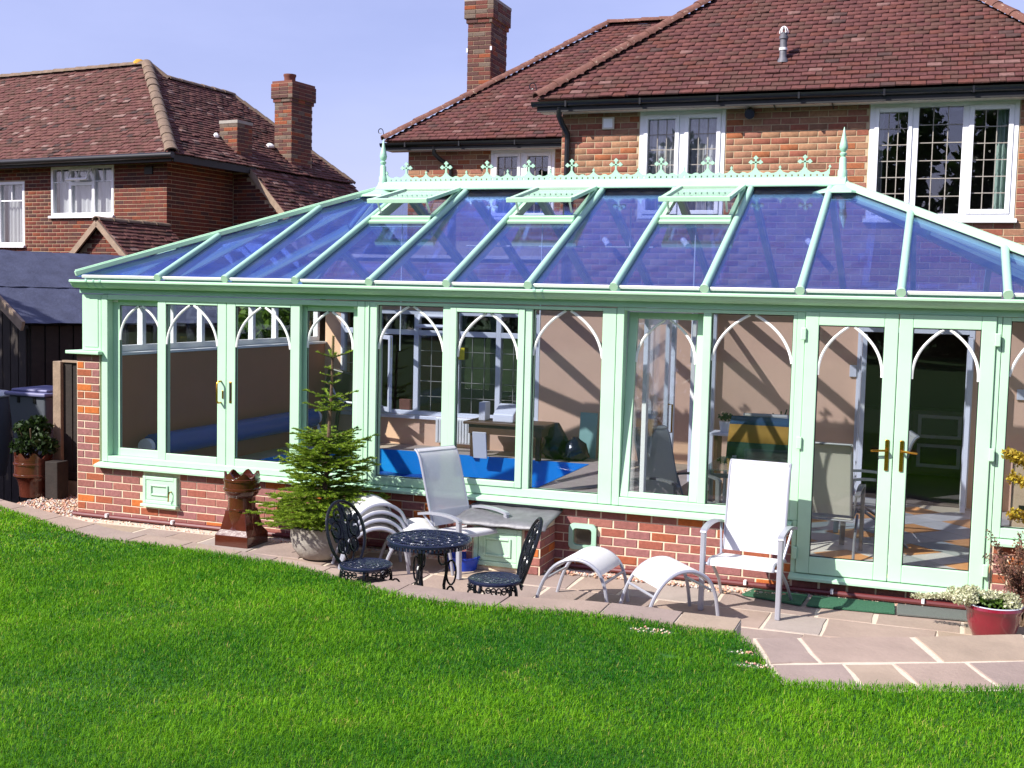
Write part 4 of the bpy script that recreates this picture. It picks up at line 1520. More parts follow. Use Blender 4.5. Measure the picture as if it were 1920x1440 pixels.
# eaves
def eaves(parent, x0, x1, y, z, ret=True):
    MB().box(x0, y + .03, z - .15, x1, y + .055, z - .015).build('fascia', M['black_soft'], parent)
    gp_ = [(-.07 - .062 * math.cos(PI * k / 10), -.062 * math.sin(PI * k / 10)) for k in range(11)]
    gp_ = gp_ + [(-.07 + .055 - .11 * k / 10, -.055 * math.sin(PI * k / 10)) for k in range(11)]
    MB().prism(gp_, lambda u, w, t: (t, y + .09 + u, z - .03 + w), x0 - .06, x1 + .06).build('gutter', M['black'], parent, True, angle=40)
    MB().box(x0 + .02, y + .056, z - .145, x1 - .02, y + .285, z - .115).build('soffit', M['soffit'], parent)
    xx = x0 + .4
    while xx < x1:
        MB().box(xx - .012, y - .05, z - .10, xx + .012, y + .03, z - .028).build('gutter_bracket', M['black'], parent)
        xx += .95
eaves(HOUSE, ex0, ex1, EY, EZ)
def scroll_iron(parent, p):
    """little wrought hook at the foot of the hip"""
    p = Vector(p)
    pts = [p, p + Vector((-.02, -.01, .09))]
    for k in range(14):
        t = k / 13 * 1.7 * PI
        r = .05 * (1 - .5 * k / 13)
        pts.append(p + Vector((-.02 - .05 + r * math.cos(t), -.01, .10 + r * math.sin(t) * 1.1)))
    MB().tube(pts, .007, 6).build('hip_iron', M['black'], parent, True)
scroll_iron(HOUSE, (ex0 + .02, EY - .02, EZ + .06))
def downpipe(parent, x, y_wall, y_gut, z, zb, dx=.12):
    pts = [(x, y_gut, z), (x, y_gut, z - .12), (x + dx * .3, y_gut + .06, z - .2), (x + dx, y_wall - .06, z - .32), (x + dx, y_wall - .05, z - .40), (x + dx, y_wall - .05, zb)]
    MB().tube(pts, .036, 10).build('downpipe', M['black'], parent, True)
downpipe(HOUSE, 3.70, D1, EY + .05, EZ - .08, 2.5, .06)
# soil vent pipe through the roof
sp_ = thing('soil_vent_pipe', 'short grey vent pipe with wire cage standing on the main roof slope', 'vent pipe', (6.39, 4.90, 5.26))
MB().lathe([(.07, -.02), (.06, .02), (.042, .05), (.042, .26), (.052, .265), (.052, .30), (.042, .305), (.042, .34)], 14, (6.39, 4.90, 5.24)).build('pipe', M['vent_pipe'], sp_, True)
MB().lathe([(.050, .13), (.050, .16)], 14, (6.39, 4.90, 5.24)).build('collar', M['white_plastic'], sp_, True)
cg = MB()
for k in range(6):
    t = k * PI / 3
    cg.tube([Vector((6.39, 4.90, 5.57)) + Vector((math.cos(t) * .05 * math.cos(q), math.sin(t) * .05 * math.cos(q), .085 * math.sin(q))) for q in np.linspace(0, PI / 2, 6)], .006, 5)
cg.build('wire_cage', M['white_plastic'], sp_, True)

# set-back wing at the left
D2 = 8.0
winC = (1.42, 2.50, 3.55, 4.66)
wl2 = wall_panel(HOUSE, 'wing_wall', (0, D2 + .006, 0), X, Z, Y, -.05, 3.665, 2.6, 4.76, [winC], .25, M['mortar_dark'])
pcs = brick_pieces((0, D2, 0), X, Z, Y, -.05, 3.665, 3.2, 3.2 + 20 * .0775, [winC], .2205, .0775, BR_OLD, W_OLD)
lay_pieces(wl2, 'brick', pcs, BR_OLD, 300, 'brickwork')
MB().box(-.045, D2 + .26, -.1, .2, 13, 4.76).build('side_wall', M['mortar_dark'], HOUSE)
house_window(HOUSE, (0, D2, 0), X, Z, Y, *winC, (.5,), (3, 5), False, openers=(0, 1))
P2 = math.radians(38.7)
E2Y, x20 = D2 - .29, -.36
hl = 2.93
rid0 = Vector((x20 + hl, E2Y + hl, EZ + hl * math.tan(P2)))
pts = [Vector((x20, E2Y, EZ)), Vector((4.3, E2Y, EZ)), Vector((6.6, E2Y + hl, rid0.z)), rid0]
rf2 = roof_plane(HOUSE, 'wing_roof', pts, M['black_soft'])
roof_plane(rf2, 'roof_slope', [Vector((x20, E2Y + 2 * hl, EZ)), pts[0], rid0], M['hip'])
roof_plane(rf2, 'roof_slope', [Vector((6.6, E2Y + 2 * hl, EZ)), Vector((x20, E2Y + 2 * hl, EZ)), rid0, pts[2]], M['hip'])
s2 = Vector((0, math.cos(P2), math.sin(P2)))
n2 = Vector((0, -math.sin(P2), math.cos(P2)))
pcs = tile_rows((x20, E2Y, EZ), X, s2, n2, [(0, -.03), (4.6, -.03), (5.4, hl / math.cos(P2)), (hl, hl / math.cos(P2))], .166, .098, TILES, W_TILE)
lay_pieces(rf2, 'roof_tile', pcs, TILES, 300, 'roof_tiles')
hip_tiles(rf2, pts[0] + n2 * .05, rid0 + n2 * .05, M['hip'])
hip_tiles(rf2, rid0 + n2 * .05, pts[2] + n2 * .05, M['hip'])
eaves(HOUSE, x20, 3.9, E2Y, EZ)
scroll_iron(HOUSE, (x20 + .02, E2Y - .02, EZ + .06))
downpipe(HOUSE, .52, D2, E2Y + .05, EZ - .08, 2.6, .22)

def chimney_stack(parent, name, O, ux, uy, w, d, z0, z1, mats, wts, mort, L=.2255, H=.0775, corbel=True):
    """square brick stack, bricks laid on the two seen faces"""
    O, ux, uy = Vector(O), Vector(ux), Vector(uy)
    mb = MB()
    mb.obox(O + ux * w / 2 + uy * d / 2 + Z * (z0 + z1) / 2, ux * (w / 2 - .008), uy * (d / 2 - .008), Z * (z1 - z0) / 2)
    st = mb.build(name, mort, parent)
    n = int((z1 - z0) / H)
    pcs = brick_pieces(O, ux, Z, uy, 0, w, z1 - n * H, z1, [], L, H, mats, wts)
    pcs += brick_pieces(O + ux * w, uy, Z, -ux, 0, d, z1 - n * H, z1, [], L, H, mats, wts)
    if corbel:
        for k, (e, hh) in enumerate(((.025, H), (.055, H), (.055, H), (.055, H), (.055, H))):
            za = z1 + k * H
            mb = MB()
            mb.obox(O + ux * w / 2 + uy * d / 2 + Z * (za + hh / 2), ux * (w / 2 + e - .008), uy * (d / 2 + e - .008), Z * hh / 2)
            mb.build('corbel', mort, st)
            pcs += brick_pieces(O - ux * e - uy * e, ux, Z, uy, 0, w + 2 * e, za, za + H, [], L, H, mats, wts)
            pcs += brick_pieces(O + ux * (w + e) - uy * e, uy, Z, -ux, 0, d + 2 * e, za, za + H, [], L, H, mats, wts)
    lay_pieces(st, 'brick', pcs, mats, 300, 'brickwork')
    return st
BR_CH = [brick('chimney_brick_plum', (86, 60, 56)), brick('chimney_brick_red', (104, 62, 54)), brick('chimney_brick_grey', (104, 90, 80)), brick('chimney_brick_orange', (132, 72, 48))]
st = chimney_stack(HOUSE, 'chimney', (.085, 10.13, 0), X, Y, .46, .82, 5.0, 7.21, BR_CH, [4, 4, 2, 1], M['mortar_nb'])
MB().box(.03, 10.08, 7.598, .60, 11.0, 7.65).build('chimney_cap', M['conc'], st)
for k in range(2):
    MB().lathe([(.12, 0), (.13, .05), (.11, .3), (.125, .33), (.11, .36), (.08, .36)], 16, (.315, 10.35 + .38 * k, 7.65)).build('chimney_pot', M['terracotta'], st, True)
MB().box(.07, 10.115, 6.70, .10, 10.14, 6.77).build('aerial_clip', M['white_plastic'], st)
MB().box(.53, 10.115, 6.72, .56, 10.14, 6.79).build('aerial_clip', M['white_plastic'], st)
# low flat link between wing and conservatory, with a pale coping
MB().box(.02, D1 + .25, 2.5, 3.665, D2, 2.62).build('link_roof', M['felt'], HOUSE)
lk = wall_panel(HOUSE, 'link_wall', (0, D1 + .006, 0), X, Z, Y, .02, 3.66, 2.36, 2.80, [], .2, M['mortar_dark'])
pcs = brick_pieces((0, D1, 0), X, Z, Y, .02, 3.66, 2.36, 2.36 + 5 * .0775, [], .2205, .0775, BR_OLD, W_OLD)
lay_pieces(lk, 'brick', pcs, BR_OLD, 300, 'brickwork')
xx = .0
while xx < 3.6:
    MB().box(xx + .003, D1 - .04, 2.80, min(xx + .6, 3.66) - .003, D1 + .26, 2.845).build('coping_tile', M['soffit'], lk, bevel=.005)
    xx += .6

# ---- ground floor wall inside the conservatory: peach plaster with window and doorway
big = (.53, 3.45, .68, 2.10)
door_o = (7.43, 8.72, FLOOR, 2.06)
wall_panel(HOUSE, 'plaster_wall', (0, D1 - .02, 0), X, Z, Y, .285, 9.45, FLOOR - .1, 2.355, [big, door_o], .27, M['peach'])
pool_w = house_window(HOUSE, (0, D1 - .02, 0), X, Z, Y, *big, (), (1, 1), True)
for o in list(pool_w.children):
    if o.name.split('.')[0] in ('pane', 'leading'):
        bpy.data.objects.remove(o)
pf = MB()
ZT = 1.80
cols = [.53, 1.10, 1.68, 2.28, 2.87, 3.45]
for x in cols[1:-1]:
    pf.box(x - .035, D1 - .023, .735, x + .035, D1 + .068, 2.045)
for a, b in zip(cols[:-1], cols[1:]):
    pf.box(a + .036, D1 - .022, ZT - .035, b - .036, D1 + .066, ZT + .035)
pf.build('window_bars', M['upvc'], pool_w, bevel=.004)
for k, (a, b) in enumerate(zip(cols[:-1], cols[1:])):
    if k != 2:
        MB().box(a + .036, D1 + .02, ZT + .036, b - .036, D1 + .026, 2.045).build('pane', M['glass_house'], pool_w)
    if k != 1:
        MB().box(a + .036, D1 + .02, .735, b - .036, D1 + .026, ZT - .036).build('pane', M['glass_house'], pool_w)
        lm = MB()
        for q in (1, 2):
            x = a + .036 + (b - a - .072) * q / 3
            lm.box(x - .004, D1 + .012, .735, x + .004, D1 + .018, ZT - .036)
        for q in range(1, 5):
            z = .735 + (ZT - .77) * q / 5
            lm.box(a + .036, D1 + .006, z - .004, b - .036, D1 + .0115, z + .004)
        lm.build('leading', M['conc'], pool_w)
oc = holder('open_casement', pool_w, (1.12, D1 - .03, 1.25))
rect_frame(MB(), 1.12, 1.66, .74, 1.76, .055, D1 - .07, D1 - .025).build('casement_sash', M['upvc'], oc, bevel=.004)
oc.rotation_euler = (0, 0, math.radians(-44))
ov = holder('open_top_light', pool_w, (1.98, D1 - .03, 2.03))
rect_frame(MB(), 1.72, 2.24, 1.84, 2.04, .04, D1 - .065, D1 - .025).build('top_light_sash', M['upvc'], ov, bevel=.004)
ov.rotation_euler = (math.radians(-32), 0, 0)
tag(MB().box(2.29, D1 - .055, 1.46, 2.40, D1 - .046, 1.62).build('notice', M['yellow']), 'yellow paper notice stuck on the fixed white pane frame', 'notice', 'yellow notices')
tag(MB().obox((1.475, D1 - .395, 1.60), (.022, -.022, 0), (.004, .004, 0), (0, 0, .13)).build('notice', M['yellow']), 'yellow paper strip stuck on the open white casement', 'notice', 'yellow notices')
# kitchen doorway
dw = holder('kitchen_doorway', HOUSE, (8.07, D1, 0))
dm = MB()
dm.box(7.43, D1 - .03, FLOOR, 7.49, D1 + .09, 2.06); dm.box(8.66, D1 - .03, FLOOR, 8.72, D1 + .09, 2.06); dm.box(7.49, D1 - .03, 2.0, 8.66, D1 + .09, 2.06)
dm.build('door_frame', M['upvc'], dw, bevel=.004)
for k, (hx, ang) in enumerate(((7.50, -84), (8.65, 90))):
    lf = holder('door_leaf', dw, (hx, D1 - .05, 1))
    s_ = 1 if k == 0 else -1
    rect_frame(MB(), min(hx, hx + s_ * .56), max(hx, hx + s_ * .56), .03, 1.98, .09, D1 - .09, D1 - .04).build('leaf_frame', M['upvc'], lf, bevel=.004)
    MB().box(min(hx + s_ * .09, hx + s_ * .47), D1 - .07, .12, max(hx + s_ * .09, hx + s_ * .47), D1 - .062, 1.89).build('leaf_pane', M['glass'], lf)
    lf.rotation_euler = (0, 0, math.radians(ang))
rm = MB()
rm.add([(7.0, D1 + .26, -.05), (9.6, D1 + .26, -.05), (9.6, D1 + 3.2, -.05), (7.0, D1 + 3.2, -.05), (7.0, D1 + .26, 2.3), (9.6, D1 + .26, 2.3), (9.6, D1 + 3.2, 2.3), (7.0, D1 + 3.2, 2.3)],
       [(0, 1, 2, 3), (7, 6, 5, 4), (2, 6, 7, 3), (0, 3, 7, 4), (1, 5, 6, 2)])
rm.build('kitchen_room', M['plaster_grey'], dw)
ku = MB()
ku.box(7.1, D1 + 2.5, 0, 9.5, D1 + 3.1, .88)
ku.build('kitchen_units', M['worktop'], dw)
ov_ = thing('oven', 'pale built-in double oven deep in the dark kitchen', 'oven', (8.35, D1 + 2.45, 0))
MB().box(8.05, D1 + 2.44, .05, 8.75, D1 + 2.498, .90).build('oven_front', M['worktop'], ov_, bevel=.005)
for za in (.12, .52):
    rect_frame(MB(), 8.12, 8.68, za, za + .32, .045, D1 + 2.425, D1 + 2.438).build('oven_door_frame', M['white_plastic'], ov_)
    MB().box(8.166, D1 + 2.43, za + .046, 8.634, D1 + 2.437, za + .274).build('oven_door_glass', M['black'], ov_)
tag(MB().box(7.35, D1 - .05, 1.46, 7.43, D1 - .021, 1.60).build('thermostat', M['white_plastic'], bevel=.006), 'small white thermostat on the peach wall beside the kitchen doorway', 'thermostat')
tag(MB().box(9.19, D1 - .05, 1.28, 9.30, D1 - .021, 1.40).build('wall_switch', M['white_plastic'], bevel=.006), 'white switch box on the peach wall right of the doors', 'switch')

# ================================================================== NEIGHBOUR'S HOUSE
NU = Vector((.992, -.125, 0)).normalized()
NV = Vector((.125, .992, 0)).normalized()
NC = Vector((-5.321, 8.689, 0))
def nb(u, v, z):
    return NC + NU * u + NV * v + Z * z
NEI = thing('neighbour_house', 'red brick neighbouring house with mossy tiled roof at the left', 'house', nb(-3, 2, -.5))
nw1 = (-3.05, -1.36, 3.70, 4.66)
nw2 = (-5.3, -3.81, 3.12, 4.40)
wl = wall_panel(NEI, 'front_wall', nb(0, .006, 0), NU, Z, NV, -7.2, -.014, -.6, 4.72, [nw1, nw2], .25, M['mortar_nb'])
pcs = brick_pieces(nb(0, 0, 0), NU, Z, NV, -7.2, 0, 2.4, 2.4 + 31 * .075, [nw1, nw2], .2255, .075, BR_NB, W_NB)
lay_pieces(wl, 'brick', pcs, BR_NB, 300, 'brickwork')
wl = wall_panel(NEI, 'side_wall', nb(-.006, 0, 0), NV, Z, -NU, .015, 5.0, -.6, 4.72, [], .25, M['mortar_nb'])
pcs = brick_pieces(nb(0, 0, 0), NV, Z, -NU, .012, 2.4, 2.7, 2.7 + 27 * .075, [], .2255, .075, BR_NB, W_NB)
lay_pieces(wl, 'brick', pcs, BR_NB, 300, 'brickwork')
w_ = house_window(NEI, nb(0, 0, 0), NU, Z, NV, *nw1, (.31, .68), (1, 1), True)
wavy_curtain(w_, 'curtain', nb(0, 0, 0), NU, Z, NV, -3.0, -1.42, 3.72, 4.6, .18, M['curtain'], 12, .02)
gb = MB()
for a, b in ((-3.0, -2.55), (-1.87, -1.42)):
    gb.obox(nb((a + b) / 2, .025, 4.36), NU * (b - a) / 2, NV * .01, Z * .008)
    gb.obox(nb((a + b) / 2, .021, 4.48), NU * .008, NV * .01, Z * .12)
gb.build('glazing_bars', M['upvc'], w_)
gb2 = MB().obox(nb(-2.205, .03, 4.32), NU * .30, NV * .035, Z * .03).build('transom', M['upvc'], w_)
tl = holder('open_top_light', w_, nb(-2.2, -.01, 4.60))
tm = MB()
for (a, b, c, d) in ((-2.48, -1.93, 4.34, 4.38), (-2.48, -1.93, 4.56, 4.60), (-2.48, -2.44, 4.38, 4.56), (-1.97, -1.93, 4.38, 4.56), (-2.21, -2.195, 4.38, 4.56)):
    tm.obox(nb((a + b) / 2, -.03, (c + d) / 2), NU * (b - a) / 2, NV * .018, Z * (d - c) / 2)
tm.build('top_light_sash', M['upvc'], tl)
tl.rotation_mode = 'AXIS_ANGLE'
tl.rotation_axis_angle = (math.radians(-26), NU.x, NU.y, 0)
w_ = house_window(NEI, nb(0, 0, 0), NU, Z, NV, *nw2, (.5,), (1, 1), True)
for a, b in ((-5.25, -4.6), (-4.5, -3.87)):
    wavy_curtain(w_, 'curtain', nb(0, 0, 0), NU, Z, NV, a, b, 3.16, 4.34, .18, M['curtain'], 6, .03)
gb = MB()
for a, b in ((-5.24, -4.6), (-4.51, -3.87)):
    gb.obox(nb((a + b) / 2, .025, 4.02), NU * (b - a) / 2, NV * .01, Z * .012)
    gb.obox(nb((a + b) / 2, .021, 4.18), NU * .01, NV * .01, Z * .16)
gb.build('glazing_bars', M['upvc'], w_)
av = MB().obox(nb(-.45, -.012, 4.52), NU * .10, NV * .012, Z * .07).build('air_brick', M['black_soft'], NEI)
# roof
AP = (-2.45, 2.01, 6.98)
NE_ = (.486, -.35, 4.76)
PF = math.atan((AP[2] - NE_[2]) / (AP[1] - NE_[1]))
PS = math.atan((AP[2] - NE_[2]) / (NE_[0] - AP[0]))
fr_pts = [nb(-8.2, -.35, 4.76), nb(*NE_), nb(*AP), nb(-8.2, AP[1], AP[2])]
rn = roof_plane(NEI, 'roof', fr_pts, M['black_soft'])
sF = (NV * math.cos(PF) + Z * math.sin(PF)).normalized()
nF = (-NV * math.sin(PF) + Z * math.cos(PF)).normalized()
h_s = (AP[1] + .35) / math.cos(PF)
pcs = tile_rows(nb(-8.2, -.35, 4.76), NU, sF, nF, [(0, -.03), (8.686, -.03), (8.2 + AP[0], h_s), (0, h_s)], .166, .10, TILES_NB, W_TNB, thick=.018, rough=1.8)
lay_pieces(rn, 'roof_tile', pcs, TILES_NB, 300, 'roof_tiles')
sS = (-NU * math.cos(PS) + Z * math.sin(PS)).normalized()
nS = (NU * math.sin(PS) + Z * math.cos(PS)).normalized()
def sd(v, s):        # point on the side slope
    return nb(NE_[0], v, NE_[2]) + sS * s
SB = (2.16, (6.68 - 4.76) / math.sin(PS))
SCc = (4.15, (6.66 - 4.76) / math.sin(PS))
top_s = (AP[2] - 4.76) / math.sin(PS)
poly = [(-.35, 0), (5.30, 0), SCc, SB, (AP[1], top_s)]
rs = roof_plane(NEI, 'side_roof', [sd(*q) for q in poly], M['black_soft'])
pcs = tile_rows(sd(0, 0), NV, sS, nS, [(q[0], q[1] - (.03 if q[1] == 0 else 0)) for q in poly], .166, .10, TILES_NB, W_TNB, thick=.018, rough=1.8)
lay_pieces(rs, 'roof_tile', pcs, TILES_NB, 300, 'roof_tiles')
roof_plane(rn, 'roof_slope', [nb(-2.03, 2.16, 6.68), nb(-2.03, 4.15, 6.66), nb(-4.6, 4.15, 4.7), nb(-4.6, 2.1, 4.7)], M['hip_nb'])
roof_plane(rn, 'roof_slope', [nb(AP[0], AP[1], AP[2]), nb(-8.2, AP[1], AP[2]), nb(-8.2, 4.4, 4.7), nb(-2, 4.4, 4.7)], M['hip_nb'])
roof_plane(rn, 'roof_slope', [nb(-2.03, 4.15, 6.66), nb(.486, 5.3, 4.76), nb(-4.6, 5.3, 4.7)], M['hip_nb'])
hip_tiles(rn, nb(*NE_) + nF * .05, nb(*AP) + nF * .05, M['hip_nb'], .12, .33)
hip_tiles(rn, nb(-8.2, AP[1], AP[2] + .02), nb(AP[0], AP[1], AP[2] + .02), M['hip_nb'], .12, .33)
hip_tiles(rn, nb(*AP) + Z * .03, sd(*SB) + Z * .03, M['hip_nb'], .10)
hip_tiles(rn, sd(*SB) + Z * .03, sd(*SCc) + Z * .03, M['hip_nb'], .10)
hip_tiles(rn, sd(*SCc) + Z * .03, sd(5.3, 0) + Z * .03, M['hip_nb'], .09)
lg = MB().lathe([(.13, 0), (.12, .05), (.07, .10), (.0, .11)], 10, tuple(nb(AP[0] - .25, AP[1], AP[2] + .03))).build('lichen_clump', M['lichen_gold'], rn, True)
MB().obox(nb(-3.9, -.36, 4.69), NU * 4.36, NV * .012, Z * .065).build('fascia', M['black_soft'], NEI)
MB().tube([nb(-8.2, -.44, 4.73), nb(.55, -.44, 4.73)], .058, 10).build('gutter', M['black'], NEI, True)
MB().obox(nb(-3.9, -.18, 4.715), NU * 4.3, NV * .165, Z * .012).build('soffit', M['soffit'], NEI)
MB().obox(nb(.486, .8, 4.69), NU * .012, NV * 1.15, Z * .065).build('fascia', M['black_soft'], NEI)
MB().obox(nb(.25, .8, 4.715), NU * .22, NV * 1.1, Z * .012).build('soffit', M['soffit'], NEI)
# cat-slide over the side extension
v1, v2 = 1.80, 5.3
cs_a, cs_b = (.46, 4.72), (2.3, 2.86)
roof_pts = [nb(cs_a[0], v1, cs_a[1]), nb(cs_b[0], v1, cs_b[1]), nb(cs_b[0], v2, cs_b[1]), nb(cs_a[0], v2, cs_a[1])]
rc = roof_plane(NEI, 'catslide_roof', roof_pts, M['black_soft'])
dS = Vector((cs_a[0] - cs_b[0], cs_a[1] - cs_b[1]))
Lc = dS.length
sC = (NU * dS.x + Z * dS.y).normalized()
nC = (NU * -sC.z * (1 if True else 1))
nC = sC.cross(NV).normalized()
if nC.z < 0:
    nC = -nC
pcs = tile_rows(nb(cs_b[0], 0, cs_b[1]), NV, sC, nC, [(v1 - .03, 0), (v2, 0), (v2, Lc), (v1 - .03, Lc)], .166, .10, TILES_NB, W_TNB, thick=.018, rough=1.8)
lay_pieces(rc, 'roof_tile', pcs, TILES_NB, 300, 'roof_tiles')
ex = MB()
ex.prism([(0.005, -.5), (2.1, -.5), (2.1, 3.0), (.42, 4.66), (.005, 4.66)], lambda u, w, t: nb(u, t, w), v1 + .03, v2)
exo = ex.build('extension_wall', M['mortar_nb'], NEI)
pcs = brick_pieces(nb(0, v1 + .022, 0), NU, Z, NV, .02, 2.1, 2.6, 2.6 + 28 * .075, [], .2255, .075, BR_NB, W_NB, clip=lambda x, z: z < 4.62 - (x - .42) * 1.0 - .06 if x > .42 else z < 4.6)
lay_pieces(exo, 'brick', pcs, BR_NB, 300, 'brickwork')
MB().bar(nb(cs_a[0], v1 - .02, cs_a[1] - .05), nb(cs_b[0], v1 - .02, cs_b[1] - .05), .035, .12, nC).build('verge', M['timber'], NEI)
# chimneys
st = chimney_stack(NEI, 'chimney', nb(-.23, 3.40, 0), NU, NV, .46, .72, 4.6, 6.30, BR_CH, [4, 4, 2, 1], M['mortar_nb'])
MB().obox(nb(0, 3.76, 6.71), NU * .26, NV * .4, Z * .03).build('chimney_cap', M['terracotta'], st)
MB().lathe([(.12, 0), (.12, .12), (.135, .14), (.135, .18), (.1, .18)], 14, tuple(nb(.0, 3.62, 6.73))).build('chimney_pot', M['terracotta'], st, True)
st = chimney_stack(NEI, 'chimney', nb(-.24, 1.70, 0), NU, NV, .46, .46, 4.7, 5.62, BR_CH, [4, 4, 2, 1], M['mortar_nb'], corbel=False)
MB().obox(nb(-.01, 1.93, 5.65), NU * .235, NV * .235, Z * .03).build('chimney_cap', M['conc'], st)
for (u, v, s) in ((-.25, 1.62, .06), (-.26, 3.30, .09)):
    zz = 4.76 + (NE_[0] - u) * math.tan(PS)
    MB().lathe([(0, 0), (s, .02), (s * 1.1, .06), (s * .5, .11), (0, .12)], 7, tuple(nb(u, v, zz))).build('flashing_lump', M['white_plastic'], NEI, True)
# porch with a small tiled gable
pr = holder('porch', NEI, nb(0, -.8, 0))
pg = MB()
pg.prism([(-1.2, -.5), (1.2, -.5), (1.2, 2.35), (0, 3.42), (-1.2, 2.35)], lambda u, w, t: nb(u, t, w), -1.58, 0)
pgo = pg.build('porch_wall', M['mortar_nb'], NEI)
pcs = brick_pieces(nb(0, -1.588, 0), NU, Z, NV, -1.15, 1.15, 2.4, 2.4 + 13 * .075, [], .2255, .075, BR_NB, W_NB, clip=lambda x, z: z < 3.36 - abs(x) * .9)
lay_pieces(pgo, 'brick', pcs, BR_NB, 300, 'brickwork')
for sg in (1, -1):
    a, b = nb(0, -1.68, 3.48), nb(sg * 1.35, -1.68, 3.48 - 1.35 * .9)
    pl = [a, b, b + NV * 1.68, a + NV * 1.68]
    ro = roof_plane(NEI, 'porch_roof', pl, M['black_soft'])
    if sg > 0:
        sP = (a - b).normalized()
        nP = sP.cross(NV).normalized()
        if nP.z < 0:
            nP = -nP
        pcs = tile_rows(b, NV, sP, nP, [(0, 0), (1.68, 0), (1.68, (a - b).length), (0, (a - b).length)], .166, .10, TILES_NB, W_TNB, thick=.018, rough=1.8)
        lay_pieces(ro, 'roof_tile', pcs, TILES_NB, 300, 'roof_tiles')
    MB().bar(a - NV * .02 - Z * .05, b - NV * .02 - Z * .05, .04, .10).build('bargeboard', M['timber'], NEI)
hip_tiles(pgo, nb(0, -1.72, 3.49), nb(0, 0, 3.49), M['hip_nb'], .09)

# ================================================================== SHED, FENCE, BIN AND POTS AT THE LEFT
a_ = math.radians(20)
SR = Vector((math.sin(a_), math.cos(a_), 0))
SU = Vector((-math.cos(a_), math.sin(a_), 0))
S0 = Vector((-2.74, 2.24, 1.83))
SHED = thing('shed', 'dark timber shed with a blue-black felt roof', 'shed', (S0.x - 1, S0.y + 1, -.5))
def sh(r, u, z):
    return Vector((S0.x, S0.y, 0)) + SR * r + SU * u + Z * z
ns_ = (SR.cross(SU * 1.9 + Z * .97)).normalized()
if ns_.z < 0:
    ns_ = -ns_
# felt in overlapping strips
N = 2
for k in range(2):
    t0, t1 = k / 2, (k + 1) / 2
    sgr = random.Random(k)
    mb = MB()
    nx, ny = 40, 10
    vs = []
    for i in range(nx + 1):
        for j in range(ny + 1):
            r = -.06 + 3.3 * i / nx
            t = (t0 - (.03 if k else 0)) + (t1 - t0 + (.03 if k else 0)) * j / ny
            hgt = .012 * k + .006 * math.sin(i * 1.3 + j * .9) * math.sin(j * 1.7 + i * .35) + .003 * sgr.uniform(-1, 1)
            vs.append(sh(r, 1.95 * t - .06, 1.83 + .97 * t - .03) + ns_ * (.03 + hgt))
    fs = [(i * (ny + 1) + j, (i + 1) * (ny + 1) + j, (i + 1) * (ny + 1) + j + 1, i * (ny + 1) + j + 1) for i in range(nx) for j in range(ny)]
    mb.add(vs, fs)
    mb.build('felt_strip', M['felt'], SHED, True, angle=180)
mb = MB()
mb.add([sh(0, -.02, 1.80), sh(3.2, -.02, 1.80), sh(3.2, 1.95, 2.785), sh(0, 1.95, 2.785), sh(0, 3.9, 1.80), sh(3.2, 3.9, 1.80)], [(0, 1, 2, 3), (3, 2, 5, 4)])
mb.build('roof_deck', M['timber_dark'], SHED)
mb = MB()
mb.prism([(.12, -.6), (3.75, -.6), (3.75, 1.78), (1.95, 2.70), (.12, 1.78)], lambda u, w, t: sh(t, u, w), .12, 3.05)
so = mb.build('shed_body', M['timber_dark'], SHED)
for k in range(14):
    r = .14 + k * .2
    MB().obox(sh(r + .09, .105, .6), SR * .088, SU * .012, Z * 1.19).build('wall_board', M['timber_dark'], so)
for k in range(17):
    u = .14 + k * .21
    hz = 1.78 + min(u, 3.87 - u) * .5 - .1
    MB().obox(sh(.105, u + .1, (hz - .6) / 2), SU * .094, SR * .012, Z * (hz + .6) / 2).build('wall_board', M['timber_dark'], so)
MB().bar(sh(-.06, -.08, 1.79), sh(-.06, 1.95, 2.80), .04, .13, ns_).build('bargeboard', M['timber'], SHED)
MB().bar(sh(-.06, 3.98, 1.79), sh(-.06, 1.95, 2.80), .04, .13, ns_).build('bargeboard', M['timber'], SHED)
# fence panel with its post
FEN = thing('fence_panel', 'short timber fence panel with a pale post beside the brick pier', 'fence', (-.75, 1.1, FLOOR))
MB().box(-1.13, .93, FLOOR - .1, -1.02, 1.03, 1.46).build('post', M['timber'], FEN, bevel=.006)
for k in range(9):
    MB().box(-1.018 + k * .112, .975 + .012 * (k % 2), FLOOR + .03, -1.018 + k * .112 + .118, .987 + .012 * (k % 2), 1.45).build('board', M['timber_dark'], FEN)
MB().box(-1.02, .95, .12, -.02, .972, .20).build('rail', M['timber_dark'], FEN)
MB().box(-1.02, .95, FLOOR, -.02, .99, .10).build('gravel_board', M['timber'], FEN)
MB().box(-1.02, .955, 1.452, -.02, 1.01, 1.475).build('capping', M['timber'], FEN)
# wheelie bin
BIN = thing('wheelie_bin', 'grey wheeled rubbish bin standing in the shade by the shed', 'bin', (-1.95, 1.75, FLOOR))
bx, by_ = -1.95, 1.75
mb = MB()
mb.add([(bx - .22, by_ - .26, 0.0), (bx + .22, by_ - .26, 0), (bx + .22, by_ + .24, 0), (bx - .22, by_ + .24, 0),
        (bx - .28, by_ - .34, .98), (bx + .28, by_ - .34, .98), (bx + .28, by_ + .32, .98), (bx - .28, by_ + .32, .98)],
       [(0, 3, 2, 1), (4, 5, 6, 7), (0, 1, 5, 4), (1, 2, 6, 5), (2, 3, 7, 6), (3, 0, 4, 7)])
mb.build('bin_body', M['bin'], BIN, bevel=.02)
mb = MB()
mb.box(bx - .31, by_ - .38, .985, bx + .31, by_ + .33, 1.03)
mb.box(bx - .27, by_ - .30, 1.032, bx + .27, by_ + .30, 1.065)
mb.build('bin_lid', M['bin_lid'], BIN, bevel=.015)
